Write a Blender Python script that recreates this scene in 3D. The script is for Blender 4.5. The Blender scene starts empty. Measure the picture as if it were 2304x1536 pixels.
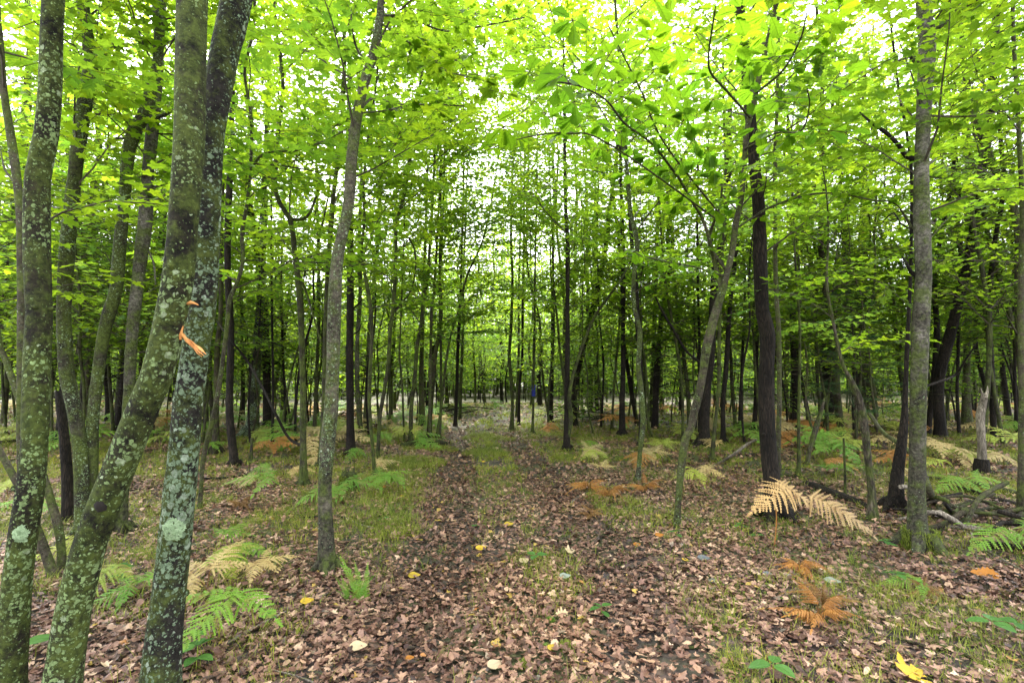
import bpy, math, random
import numpy as np
from mathutils import Quaternion

S = bpy.context.scene
COL = S.collection
R = math.radians
PI = math.pi
rng = np.random.default_rng(7)
random.seed(7)

# ---------------------------------------------------------------- camera
PITCH = R(4.07)
CAM_H = 1.5
F = 1152.0                       # focal length in photo pixels (2304 wide)
cam = bpy.data.cameras.new('camera')
cam.sensor_width = 36.0
cam.lens = 18.0
cam.clip_start = 0.05
cam.clip_end = 2000
camo = bpy.data.objects.new('camera', cam)
COL.objects.link(camo)
camo.location = (0, 0, CAM_H)
camo.rotation_euler = (R(90) + PITCH, 0, 0)
S.camera = camo

# ---------------------------------------------------------------- sky, sun, exposure
SUN_EL, SUN_AZ = 58.0, -25.0      # azimuth measured from straight ahead, clockwise
W = bpy.data.worlds.new('World')
S.world = W
W.use_nodes = True
wn = W.node_tree
wn.nodes.clear()
sky = wn.nodes.new('ShaderNodeTexSky')
sky.sky_type = 'NISHITA'
sky.sun_disc = False
sky.sun_elevation = R(SUN_EL)
sky.sun_rotation = R(SUN_AZ)
sky.air_density = 1.0
sky.dust_density = 3.0
sky.ozone_density = 1.0
hs = wn.nodes.new('ShaderNodeHueSaturation')      # overcast: nearly colourless
hs.inputs['Saturation'].default_value = 0.22
hs.inputs['Value'].default_value = 1.0
bg = wn.nodes.new('ShaderNodeBackground')
bg.inputs['Strength'].default_value = 0.15
wo = wn.nodes.new('ShaderNodeOutputWorld')
wn.links.new(sky.outputs[0], hs.inputs['Color'])
wn.links.new(hs.outputs[0], bg.inputs[0])
wn.links.new(bg.outputs[0], wo.inputs[0])
sl = bpy.data.lights.new('sun', 'SUN')
sl.energy = 1.5
sl.angle = R(14)
sl.color = (1.0, 0.95, 0.86)
sun = bpy.data.objects.new('sun', sl)
COL.objects.link(sun)
sun.location = (0, 0, 40)
sun.rotation_euler = (R(90 - SUN_EL), 0, R(-SUN_AZ + 180))
S.view_settings.view_transform = 'Standard'
S.view_settings.look = 'None'
S.view_settings.gamma = 1
S.view_settings.exposure = 3.25
cy = S.cycles
cy.max_bounces = 6
cy.diffuse_bounces = 4
cy.glossy_bounces = 2
cy.transmission_bounces = 5
cy.transparent_max_bounces = 4
cy.sample_clamp_indirect = 6
cy.caustics_reflective = False
cy.caustics_refractive = False
cy.use_adaptive_sampling = False

HAZE = 0.0
# ---------------------------------------------------------------- helpers
CAM = np.array([0, 0, CAM_H])
FW = np.array([0, math.cos(PITCH), math.sin(PITCH)])
UP = np.array([0, -math.sin(PITCH), math.cos(PITCH)])
RT = np.array([1.0, 0, 0])

def ray(x, y):
    return FW + RT * ((x - 1152) / F) + UP * ((768 - y) / F)

def on_ground(x, y):
    d = ray(x, y)
    t = -CAM_H / min(d[2], -0.012)
    p = CAM + d * t
    return np.array([p[0], p[1], gz(p[0], p[1])])

def on_plane(x, y, Y):            # point seen at x, y that stands Y metres ahead; and metres per pixel there
    d = ray(x, y)
    t = Y / d[1]
    return CAM + d * t, t / F

def track_mid(y):                 # the lane's centre line, x as a function of distance y
    return np.interp(y, [-10, 0, 2.6, 3.2, 4.4, 5.6, 8.9, 11.7, 15, 18, 20.5, 23, 25, 27, 29, 90],
                     [.3, .12, .08, .1, .06, -.02, -.28, -.6, -.95, -.85, -.15, 1.0, 2.6, 6, 14, 400])

def gz(x, y):
    x = np.asarray(x, float); y = np.asarray(y, float)
    n = (.035 * np.sin(1.3 * x + .7 * y) * np.cos(.9 * y - .4 * x) + .018 * np.sin(3.7 * x + 1.1) * np.cos(3.1 * y + .5)
         + .01 * np.sin(8.3 * x + 2 * y) * np.sin(7.1 * y - x))
    far = np.clip((np.hypot(x, y) - 9) / 25, 0, 1)
    n = n + far * .16 * np.sin(.31 * x + 1.7) * np.cos(.23 * y + .6)
    d = np.abs(x - track_mid(y))
    rut = -.045 * np.exp(-((d - .64) / .24) ** 2) + .02 * np.exp(-(d / .28) ** 2)
    flat = np.exp(-(d / 1.2) ** 4)
    return n * (1 - .6 * flat) + rut * np.clip((60 - y) / 20, 0, 1)

def put(o, parent=None):
    COL.objects.link(o)
    if parent is not None:
        o.parent = parent
    return o

def tag(o, label=None, cat=None, group=None, kind=None):
    if label: o['label'] = label
    if cat: o['category'] = cat
    if group: o['group'] = group
    if kind: o['kind'] = kind
    return o

def empty(name, loc, label, cat, group=None):
    o = bpy.data.objects.new(name, None)
    o.empty_display_size = .1
    COL.objects.link(o)
    o.location = tuple(float(v) for v in loc)
    return tag(o, label, cat, group)

class MB:
    """Collects faces and links them as ONE mesh object."""
    def __init__(s):
        s.v, s.l, s.n, s.m, s.a, s.lc, s.k = [], [], [], [], [], [], 0
    def add(s, v, loops, sizes, mat=0, val=0.5, lc=None):
        v = np.asarray(v, np.float32).reshape(-1, 3)
        s.v.append(v); s.l.append(np.asarray(loops, np.int32).ravel() + s.k)
        sizes = np.asarray(sizes, np.int32).ravel()
        s.n.append(sizes)
        s.m.append(np.full(len(sizes), mat, np.int32))
        s.a.append(np.broadcast_to(np.asarray(val, np.float32), (len(sizes),)).copy())
        s.lc.append(np.zeros((len(v), 3), np.float32) if lc is None else np.asarray(lc, np.float32))
        s.k += len(v)
    def mesh(s, name, mats, smooth=(), off=None):
        me = bpy.data.meshes.new(name)
        v = np.concatenate(s.v); l = np.concatenate(s.l); n = np.concatenate(s.n)
        if off is not None: v = v - np.asarray(off, np.float32)
        me.vertices.add(len(v)); me.vertices.foreach_set('co', v.ravel())
        me.loops.add(len(l)); me.loops.foreach_set('vertex_index', l)
        me.polygons.add(len(n))
        me.polygons.foreach_set('loop_start', np.concatenate([[0], np.cumsum(n)[:-1]]).astype(np.int32))
        mi = np.concatenate(s.m)
        me.polygons.foreach_set('material_index', mi)
        sm = np.isin(mi, list(smooth))
        me.polygons.foreach_set('use_smooth', sm)
        a = me.attributes.new('v', 'FLOAT', 'FACE'); a.data.foreach_set('value', np.concatenate(s.a))
        lc = np.concatenate(s.lc)
        if np.any(lc):
            a = me.attributes.new('lc', 'FLOAT_VECTOR', 'POINT'); a.data.foreach_set('vector', lc.ravel())
        for m in (mats if isinstance(mats, (list, tuple)) else [mats]): me.materials.append(m)
        me.update(calc_edges=True)
        return me
    def build(s, name, mats, parent=None, smooth=(0,), off=None):
        return put(bpy.data.objects.new(name, s.mesh(name, mats, smooth, off)), parent)

def norm(a):
    a = np.asarray(a, float)
    return a / np.maximum(np.linalg.norm(a, axis=-1, keepdims=True), 1e-9)

def catmull(P, step):
    """Smooth path through rows of P (any width); first three columns are the position."""
    P = np.asarray(P, float)
    if len(P) < 2: return P
    Q = np.vstack([2 * P[0] - P[1], P, 2 * P[-1] - P[-2]])
    out = []
    for i in range(1, len(Q) - 2):
        n = max(1, int(np.ceil(np.linalg.norm(Q[i + 1][:3] - Q[i][:3]) / step)))
        for t in np.arange(n) / n:
            a, b, c, d = Q[i - 1], Q[i], Q[i + 1], Q[i + 2]
            out.append(.5 * (2 * b + (c - a) * t + (2 * a - 5 * b + 4 * c - d) * t * t + (3 * b - a - 3 * c + d) * t ** 3))
    out.append(P[-1])
    return np.array(out)

def tube(mb, P, rad, sides=8, mat=0, rough=0.0, seed=0, cap=True, val=.5, fine=0.0):
    """A round bar along P. rough: lumps of the radius."""
    P = np.asarray(P, float); n = len(P)
    rad = np.broadcast_to(np.asarray(rad, float), (n,))
    T = norm(np.gradient(P, axis=0))
    ref = np.array([1.0, 0, 0]) if abs(T[0][0]) < .8 else np.array([0, 1.0, 0])
    U = norm(ref - T * (T @ ref)[:, None]); V = np.cross(T, U)
    a = np.arange(sides) / sides * 2 * PI
    rr = np.ones((n, sides))
    if rough:
        r_ = np.random.default_rng(seed)
        s = np.cumsum(np.r_[0, np.linalg.norm(np.diff(P, axis=0), axis=1)]) / max(rad.max(), .004)
        for k in range(5):
            f1, p1, p2 = r_.uniform(.08, .55), r_.uniform(0, 6), r_.uniform(0, 6)
            rr += rough * .5 * np.sin(f1 * s + p1)[:, None] * np.cos(r_.integers(0, 4) * a + p2)[None]
        if fine: rr += fine * r_.normal(0, 1, (n, sides))
    ring = P[:, None] + (rad[:, None] * rr)[..., None] * (U[:, None] * np.cos(a)[None, :, None] + V[:, None] * np.sin(a)[None, :, None])
    i = np.arange(n - 1)[:, None] * sides; j = np.arange(sides)[None]; j2 = (j + 1) % sides
    q = np.stack([i + j, i + j2, i + sides + j2, i + sides + j], -1).reshape(-1, 4)
    mb.add(ring.reshape(-1, 3), q, np.full(len(q), 4), mat, val)
    if cap:
        for k in (0, n - 1):
            mb.add(ring[k], np.arange(sides) if k else np.arange(sides)[::-1], [sides], mat, val)

def twigs(mb, A, B, ra, rb, mat=1):
    """Many straight three-sided twigs at once."""
    A = np.asarray(A, float); B = np.asarray(B, float); n = len(A)
    if not n: return
    T = norm(B - A)
    U = norm(np.cross(T, np.tile([.31, .17, .93], (n, 1)))); V = np.cross(T, U)
    ra = np.broadcast_to(ra, (n,)); rb = np.broadcast_to(rb, (n,))
    v = []
    for P, r in ((A, ra), (B, rb)):
        for k in range(3):
            t = k * 2 * PI / 3
            v.append(P + r[:, None] * (U * math.cos(t) + V * math.sin(t)))
    v = np.stack(v, 1)
    f = np.array([[0, 1, 4, 3], [1, 2, 5, 4], [2, 0, 3, 5]])
    L = (f.reshape(1, -1) + (np.arange(n) * 6)[:, None])
    mb.add(v.reshape(-1, 3), L, np.full(3 * n, 4), mat)

# ---- leaf shapes: right half outline from base to tip; the left half mirrors it
HALF = {
    'maple': [(.09, .0), (.22, -.08), (.36, .04), (.27, .2), (.44, .24), (.6, .46), (.45, .5), (.25, .46), (.2, .6), (.27, .76), (.12, .8)],
    'star': [(.3, -.05), (.27, .2), (.58, .44), (.22, .5), (.2, .76)],
    'dia': [(.4, .22), (.36, .55)],
    'oval': [(.1, .04), (.2, .16), (.25, .33), (.245, .5), (.2, .68), (.12, .84), (.05, .94)],
    'oak': [(.03, .04), (.13, .12), (.17, .22), (.14, .29), (.26, .38), (.21, .44), (.34, .55), (.28, .61), (.38, .72), (.3, .78), (.27, .89), (.16, .9), (.1, .98)],
    'lobed': [(.03, .04), (.12, .14), (.06, .22), (.24, .3), (.27, .36), (.09, .42), (.34, .56), (.36, .62), (.1, .62), (.22, .82), (.2, .87), (.06, .85)],
}
def leaf_template(kind, fold=.16, droop=.22, wave=0.0, curl=0.0):
    h = HALF[kind]
    mid = [(0, 0), (0, .5), (0, 1)] if kind not in ('dia', 'star') else [(0, 0), (0, 1)]
    pts = mid + [(x, y) for x, y in h] + [(-x, y) for x, y in h]
    nm, nh = len(mid), len(h)
    v = np.zeros((len(pts), 3)); p = np.array(pts)
    v[:, :2] = p
    v[:, 2] = fold * np.abs(p[:, 0]) - droop * p[:, 1] ** 2 + wave * np.sin(p[:, 1] * 9 + p[:, 0] * 7) * np.abs(p[:, 0]) + curl * (p[:, 0] ** 2 * 2.2 + (p[:, 1] - .5) ** 2)
    loops = [0] + [nm + i for i in range(nh)] + list(range(nm - 1, 0, -1))
    left = list(range(0, nm)) + [nm + nh + i for i in range(nh - 1, -1, -1)]
    lc = np.zeros_like(v); lc[:, 0] = p[:, 0] + 2; lc[:, 1] = p[:, 1]
    return v, loops + left, [len(loops), len(left)], lc

def leaves(mb, tpl, pos, fwd, nrm, size, mat=0, val=None, width=1.0):
    """Copies of a leaf shape: fwd = base-to-tip, nrm = its upper side."""
    v, loops, sizes, lc = tpl
    n = len(pos)
    if not n: return
    fwd = norm(fwd); x = norm(np.cross(fwd, nrm)); z = np.cross(x, fwd)
    size = np.broadcast_to(size, (n,))[:, None, None]
    wd = np.broadcast_to(width, (n,))[:, None, None]
    out = np.asarray(pos)[:, None] + size * (v[None, :, :1] * wd * x[:, None] + v[None, :, 1:2] * fwd[:, None] + v[None, :, 2:] * z[:, None])
    L = np.asarray(loops)[None] + (np.arange(n) * len(v))[:, None]
    if val is None: val = rng.random(n)
    mb.add(out.reshape(-1, 3), L, np.tile(sizes, n), mat, np.repeat(val, len(sizes)), np.tile(lc, (n, 1)))

# ---------------------------------------------------------------- materials
def mat(name):
    m = bpy.data.materials.new(name); m.use_nodes = True
    t = m.node_tree; t.nodes.clear()
    def N(typ, ins=None, **kw):
        nd = t.nodes.new('ShaderNode' + typ)
        for k, v in kw.items(): setattr(nd, k, v)
        for k, v in (ins or {}).items():
            if isinstance(v, bpy.types.NodeSocket): t.links.new(v, nd.inputs[k])
            else: nd.inputs[k].default_value = v
        return nd
    return m, N
def ramp(N, fac, stops, interp='LINEAR'):
    r = N('ValToRGB', {0: fac}); e = r.color_ramp; e.interpolation = interp
    while len(e.elements) < len(stops): e.elements.new(.5)
    for el, (p, c) in zip(e.elements, stops):
        el.position = p
        el.color = (*c, 1) if not isinstance(c, (int, float)) else (c, c, c, 1)
    return r.outputs[0]
def mixc(N, fac, a, b, mode='MIX'):
    m = N('Mix', data_type='RGBA', blend_type=mode)
    for s_, v in ((0, fac), (6, a), (7, b)):
        if isinstance(v, bpy.types.NodeSocket): m.id_data.links.new(v, m.inputs[s_])
        elif s_ == 0: m.inputs[0].default_value = v
        else: m.inputs[s_].default_value = (*v, 1)
    return m.outputs[2]
def math_(N, op, a, b=0.0, clamp=False):
    return N('Math', {0: a, 1: b}, operation=op, use_clamp=clamp).outputs[0]

def leaf_mat(name, dark, light, trans, amount=.5, veins=False, spots=False, gloss=.07):
    m, N = mat(name)
    at = N('Attribute', attribute_name='v')
    c = ramp(N, at.outputs['Fac'], [(0, dark), (.93, light), (.965, light), (1, (.30, .27, .03) if spots else light)])
    tcx = N('TexCoord')
    geo = N('NewGeometry')
    nz = N('TexNoise', {0: geo.outputs['Position'], 'Scale': .8, 'Detail': 3.0})
    c = mixc(N, 1.0, c, ramp(N, nz.outputs['Fac'], [(.3, (.72, .78, .8)), (.7, (1.15, 1.1, .9))]), 'MULTIPLY')
    if name.endswith('fern'):
        n2 = N('TexNoise', {0: geo.outputs['Position'], 'Scale': 14.0, 'Detail': 4.0})
        c = mixc(N, ramp(N, n2.outputs['Fac'], [(.52, 0.0), (.7, .75)]), c, (.22, .12, .05))
    tr = mixc(N, 1.0, trans, ramp(N, at.outputs['Fac'], [(0, (.55, .62, .8)), (.5, (.85, .9, .9)), (1, (1.15, 1.05, 1.0))]), 'MULTIPLY')
    tr = mixc(N, 1.0, tr, ramp(N, nz.outputs['Fac'], [(.34, (.62, .76, 1.1)), (.66, (1.15, 1.08, .85))]), 'MULTIPLY')
    if veins:
        lc = N('Attribute', attribute_name='lc')
        sep = N('SeparateXYZ', {0: lc.outputs['Vector']})
        ax = math_(N, 'ABSOLUTE', math_(N, 'SUBTRACT', sep.outputs[0], 2.0))
        ph = math_(N, 'SUBTRACT', math_(N, 'MULTIPLY', sep.outputs[1], 7.0), math_(N, 'MULTIPLY', ax, 5.5))
        fr = math_(N, 'ABSOLUTE', math_(N, 'SUBTRACT', math_(N, 'FRACT', ph), .5))
        side = math_(N, 'LESS_THAN', fr, .055)
        midv = math_(N, 'LESS_THAN', ax, .014)
        vv = math_(N, 'MULTIPLY', math_(N, 'MAXIMUM', side, midv), .38)
        tr = mixc(N, vv, tr, (.05, .12, .0))
    d = N('BsdfDiffuse', {'Color': c})
    t = N('BsdfTranslucent', {'Color': tr})
    s1 = N('MixShader', {0: amount, 1: d.outputs[0], 2: t.outputs[0]})
    g = N('BsdfGlossy', {'Color': (.8, .85, .9, 1), 'Roughness': .42})
    fz = N('LayerWeight', {'Blend': .25})
    s2 = N('MixShader', {0: math_(N, 'MULTIPLY', fz.outputs['Facing'], gloss), 1: s1.outputs[0], 2: g.outputs[0]})
    N('OutputMaterial', {0: s2.outputs[0]})
    return m

def plain_mat(name, stops, scale=12.0, rough=.85, bump=.3, stretch=(1, 1, 1), detail=5.0):
    m, N = mat(name)
    tc = N('TexCoord')
    mp = N('Mapping', {0: tc.outputs['Object'], 'Scale': stretch})
    nz = N('TexNoise', {0: mp.outputs[0], 'Scale': scale, 'Detail': detail, 'Roughness': .65})
    c = ramp(N, nz.outputs['Fac'], stops)
    b = N('Bump', {'Height': nz.outputs['Fac'], 'Strength': bump, 'Distance': .02})
    p = N('BsdfPrincipled', {'Base Color': c, 'Roughness': rough, 'Normal': b.outputs[0]})
    p.inputs['Specular IOR Level'].default_value = .25
    N('OutputMaterial', {0: p.outputs[0]})
    return m

def bark_mat(name, lo, hi, lichen=.0, lich_col=((.22, .30, .16), (.42, .48, .36)), moss=.0, bands=0.0, furrow=0.0, scale=1.0, gray=None, bump=.6, base=None):
    m, N = mat(name)
    tc = N('TexCoord'); oi = N('ObjectInfo')
    off = N('VectorMath', {0: tc.outputs['Object'], 1: N('VectorMath', {0: oi.outputs['Random'], 1: (31., 17., 23.)}, operation='MULTIPLY').outputs[0]}, operation='ADD')
    P = off.outputs[0]
    big = N('TexNoise', {0: P, 'Scale': 3.0 * scale, 'Detail': 3.0})
    st = N('Mapping', {0: P, 'Scale': (1, 1, .22) if furrow else (1, 1, 1)})
    fine = N('TexNoise', {0: st.outputs[0], 'Scale': (55 if furrow else 38) * scale, 'Detail': 7.0, 'Roughness': .7})
    h = fine.outputs['Fac']
    k = math_(N, 'ADD', math_(N, 'MULTIPLY', fine.outputs['Fac'], .62), math_(N, 'MULTIPLY', big.outputs['Fac'], .38))
    lo = tuple(v * .45 for v in lo); hi = tuple(v * DARK for v in hi); mid = tuple(a * .6 + b * .4 for a, b in zip(lo, hi))
    c = ramp(N, k, [(.40, lo), (.52, mid), (.64, hi)])
    if furrow:
        fs = N('Mapping', {0: P, 'Scale': (1, 1, .13)})
        vo = N('TexVoronoi', {0: fs.outputs[0], 'Scale': 46.0 * scale, 'Randomness': 1.0}, feature='DISTANCE_TO_EDGE')
        cr = ramp(N, vo.outputs['Distance'], [(.02, 1.0), (.16, 0.0)])
        c = mixc(N, math_(N, 'MULTIPLY', cr, furrow), c, (.006, .005, .004))
        h = math_(N, 'SUBTRACT', h, math_(N, 'MULTIPLY', cr, .8))
    if base:
        sz = N('SeparateXYZ', {0: tc.outputs['Object']})
        hz = math_(N, 'ADD', sz.outputs[2], math_(N, 'MULTIPLY', math_(N, 'SUBTRACT', big.outputs['Fac'], .5), 4.0))
        bf_ = ramp(N, math_(N, 'DIVIDE', hz, base[1] * 2), [(base[0] / base[1] / 2, .88), (.5, 0.0)])
        c = mixc(N, bf_, c, mixc(N, ramp(N, fine.outputs['Fac'], [(.4, 0.0), (.62, 1.0)]), (.008, .007, .005), (.06, .055, .035)))
    if bands:
        bm = N('Mapping', {0: P, 'Scale': (1.3, 1.3, 4.5)})
        bn = N('TexNoise', {0: bm.outputs[0], 'Scale': 15.0 * scale, 'Detail': 5.0, 'Roughness': .6, 'Distortion': .3})
        bf = math_(N, 'MULTIPLY', ramp(N, bn.outputs['Fac'], [(.5, 0.0), (.66, 1.0)]), ramp(N, big.outputs['Fac'], [(.38, .15), (.58, 1.0)]))
        c = mixc(N, math_(N, 'MULTIPLY', bf, bands), c, gray or (.03, .026, .02))
        h = math_(N, 'SUBTRACT', h, math_(N, 'MULTIPLY', bf, .5))
    if moss:
        mn = N('TexNoise', {0: P, 'Scale': 5.5, 'Detail': 6.0, 'Roughness': .75})
        mf = ramp(N, mn.outputs['Fac'], [(.5 - .12 * moss, 0.0), (.62 - .1 * moss, 1.0)])
        mc = ramp(N, fine.outputs['Fac'], [(.35, (.022, .032, .006)), (.65, (.085, .11, .02))])
        c = mixc(N, math_(N, 'MULTIPLY', mf, .85), c, mc)
        h = math_(N, 'ADD', h, math_(N, 'MULTIPLY', mf, .3))
    if lichen:
        wob = N('TexNoise', {0: P, 'Scale': 60.0, 'Detail': 4.0, 'Roughness': .7})
        Pw = N('VectorMath', {0: P, 1: N('VectorMath', {0: wob.outputs['Color'], 1: (.028, .028, .028)}, operation='MULTIPLY').outputs[0]}, operation='ADD').outputs[0]
        dens = N('TexNoise', {0: P, 'Scale': 2.6, 'Detail': 3.0})
        for sc, thr, col, strength in ((44.0, .33, lich_col[0], 1.0), (22.0, .20, lich_col[1], .9), (95.0, .40, lich_col[0], .95)):
            vo = N('TexVoronoi', {0: Pw, 'Scale': sc, 'Randomness': 1.0})
            rnd = N('SeparateColor', {0: vo.outputs['Color']})
            lim = math_(N, 'MULTIPLY', math_(N, 'MULTIPLY', rnd.outputs[0], thr * 1.7), ramp(N, dens.outputs['Fac'], [(.36, .35 * lichen), (.62, 1.15 * lichen)]))
            mk = math_(N, 'MULTIPLY', math_(N, 'LESS_THAN', vo.outputs['Distance'], lim), math_(N, 'GREATER_THAN', rnd.outputs[1], .35))
            lc = mixc(N, rnd.outputs[2], col, tuple(v * .6 for v in col))
            lc = mixc(N, ramp(N, wob.outputs['Fac'], [(.35, .65), (.6, 0.0)]), lc, (.06, .08, .03))
            c = mixc(N, math_(N, 'MULTIPLY', mk, strength), c, lc)
            h = math_(N, 'ADD', h, math_(N, 'MULTIPLY', mk, .7))
    b = N('Bump', {'Height': h, 'Strength': bump, 'Distance': .012 / scale})
    p = N('BsdfPrincipled', {'Base Color': c, 'Roughness': .9, 'Normal': b.outputs[0]})
    p.inputs['Specular IOR Level'].default_value = .2
    N('OutputMaterial', {0: p.outputs[0]})
    return m

M = {}
DARK = .78        # scales down the lighter tone of every bark
M['lichen'] = bark_mat('mossy lichen bark', (.007, .006, .003), (.042, .036, .020), lichen=.95, moss=.75, bump=1.0, lich_col=((.24, .33, .13), (.36, .43, .26)))
M['lichen_blue'] = bark_mat('grey lichen bark', (.006, .005, .004), (.034, .03, .024), lichen=1.25, moss=.4, bump=1.0, lich_col=((.21, .29, .18), (.38, .45, .34)))
M['lichen_thin'] = bark_mat('thin lichen bark', (.02, .018, .011), (.085, .078, .050), lichen=.75, moss=.7, bands=.3)
M['smooth'] = bark_mat('smooth grey brown bark', (.032, .027, .016), (.12, .10, .068), lichen=.5, bands=.5, moss=.45, bump=.5)
M['birch'] = bark_mat('banded pale bark', (.055, .048, .037), (.27, .245, .205), bands=.85, lichen=.4, moss=.4, base=(1.5, 2.6))
M['birch_olive'] = bark_mat('banded olive bark', (.042, .036, .025), (.20, .175, .13), bands=.7, lichen=.75, moss=.5, base=(.5, 1.6))
M['dark'] = bark_mat('dark furrowed bark', (.010, .007, .005), (.05, .037, .027), furrow=.85, bump=.9)
M['brown'] = bark_mat('brown bark', (.028, .021, .013), (.10, .078, .052), furrow=.45, moss=.3, lichen=.15)
M['olive'] = bark_mat('olive bark', (.022, .020, .011), (.085, .076, .045), moss=.55, lichen=.3, furrow=.25)
M['pale'] = bark_mat('pale weathered wood', (.2, .165, .125), (.48, .41, .33), furrow=.5, bump=.5)
M['rot'] = bark_mat('rotten mottled bark', (.05, .04, .028), (.2, .165, .12), furrow=.7, lichen=.3, moss=.4)
M['twig'] = plain_mat('twig bark', [(.3, (.022, .018, .012)), (.7, (.08, .066, .045))], 20)
M['maple'] = leaf_mat('maple leaf', (.035, .075, .004), (.075, .14, .006), (.39, .58, .028), .6, spots=True)
M['near'] = leaf_mat('near leaf', (.035, .085, .005), (.075, .15, .007), (.25, .45, .015), .55, veins=True)
M['dull'] = leaf_mat('shade leaf', (.028, .065, .012), (.06, .12, .018), (.36, .55, .055), .6, spots=True)
M['herb'] = leaf_mat('seedling leaf', (.05, .13, .03), (.09, .20, .045), (.15, .35, .05), .3, veins=True)
M['herbs'] = leaf_mat('low herb leaf', (.045, .09, .012), (.16, .20, .03), (.20, .32, .04), .35, spots=True)
M['needle'] = leaf_mat('pine needle', (.03, .075, .025), (.06, .13, .045), (.07, .15, .04), .3)
M['grass'] = leaf_mat('grass blade', (.13, .17, .018), (.31, .32, .07), (.32, .38, .05), .3, spots=True)
M['fern_g'] = leaf_mat('green fern', (.10, .22, .035), (.18, .32, .05), (.26, .42, .06), .35)
M['fern_y'] = leaf_mat('pale yellow fern', (.42, .31, .14), (.55, .43, .22), (.4, .3, .12), .3)
M['fern_yg'] = leaf_mat('yellow green fern', (.26, .34, .06), (.38, .42, .09), (.36, .42, .08), .35)
M['fern_o'] = leaf_mat('orange brown fern', (.28, .12, .035), (.45, .22, .07), (.3, .13, .03), .25)
M['fern_b'] = leaf_mat('brown withered fern', (.16, .08, .03), (.28, .16, .06), (.15, .07, .02), .25)
M['moss'] = plain_mat('moss', [(.3, (.02, .035, .005)), (.7, (.09, .14, .018))], 60, 1, .9)
M['blue'] = plain_mat('blue paint', [(.3, (.010, .014, .11)), (.7, (.02, .03, .2))], 20)
M['splinter'] = plain_mat('torn orange wood', [(.3, (.30, .10, .02)), (.7, (.62, .30, .10))], 30, stretch=(1, 1, .2))
M['cut'] = plain_mat('sawn wood', [(.3, (.45, .36, .24)), (.7, (.62, .52, .38))], 20)
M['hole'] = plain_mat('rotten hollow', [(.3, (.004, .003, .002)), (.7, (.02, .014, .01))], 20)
M['yleaf'] = leaf_mat('yellow fallen leaf', (.42, .27, .035), (.5, .34, .05), (.4, .3, .02), .1, veins=True)
M['oleaf'] = leaf_mat('orange fallen leaf', (.33, .12, .025), (.4, .17, .04), (.3, .1, .01), .1, veins=True)
M['gleaf'] = leaf_mat('grey fallen leaf', (.20, .23, .20), (.28, .30, .27), (.1, .1, .1), .05, veins=True)
M['bleaf'] = leaf_mat('slate fallen leaf', (.09, .10, .12), (.13, .14, .17), (.05, .05, .05), .05, veins=True)
M['tleaf'] = leaf_mat('tan fallen leaf', (.45, .33, .22), (.55, .42, .28), (.1, .1, .05), .05, veins=True)

def litter_mat():
    m, N = mat('fallen leaves')
    at = N('Attribute', attribute_name='v')
    c = ramp(N, at.outputs['Fac'], [(0, (.022, .013, .010)), (.12, (.055, .028, .020)), (.3, (.12, .060, .042)), (.48, (.20, .105, .074)), (.64, (.32, .185, .13)),
                                    (.78, (.43, .275, .185)), (.9, (.56, .41, .29)), (.93, (.11, .11, .10)), (.965, (.36, .15, .05)), (1, (.40, .28, .06))])
    geo = N('NewGeometry')
    nz = N('TexNoise', {0: geo.outputs['Position'], 'Scale': 28.0, 'Detail': 4.0})
    c = mixc(N, 1.0, c, ramp(N, nz.outputs['Fac'], [(.3, (.6, .58, .56)), (.7, (1.12, 1.1, 1.08))]), 'MULTIPLY')
    bn = N('TexNoise', {0: geo.outputs['Position'], 'Scale': .45, 'Detail': 3.0})
    c = mixc(N, ramp(N, bn.outputs['Fac'], [(.4, 0.0), (.62, .45)]), c, mixc(N, 1.0, c, (1.05, .86, .62), 'MULTIPLY'))
    b = N('Bump', {'Height': nz.outputs['Fac'], 'Strength': .5, 'Distance': .01})
    p = N('BsdfPrincipled', {'Base Color': c, 'Roughness': .55, 'Normal': b.outputs[0]})
    p.inputs['Specular IOR Level'].default_value = .45
    N('OutputMaterial', {0: p.outputs[0]})
    return m
M['litter'] = litter_mat()

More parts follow.
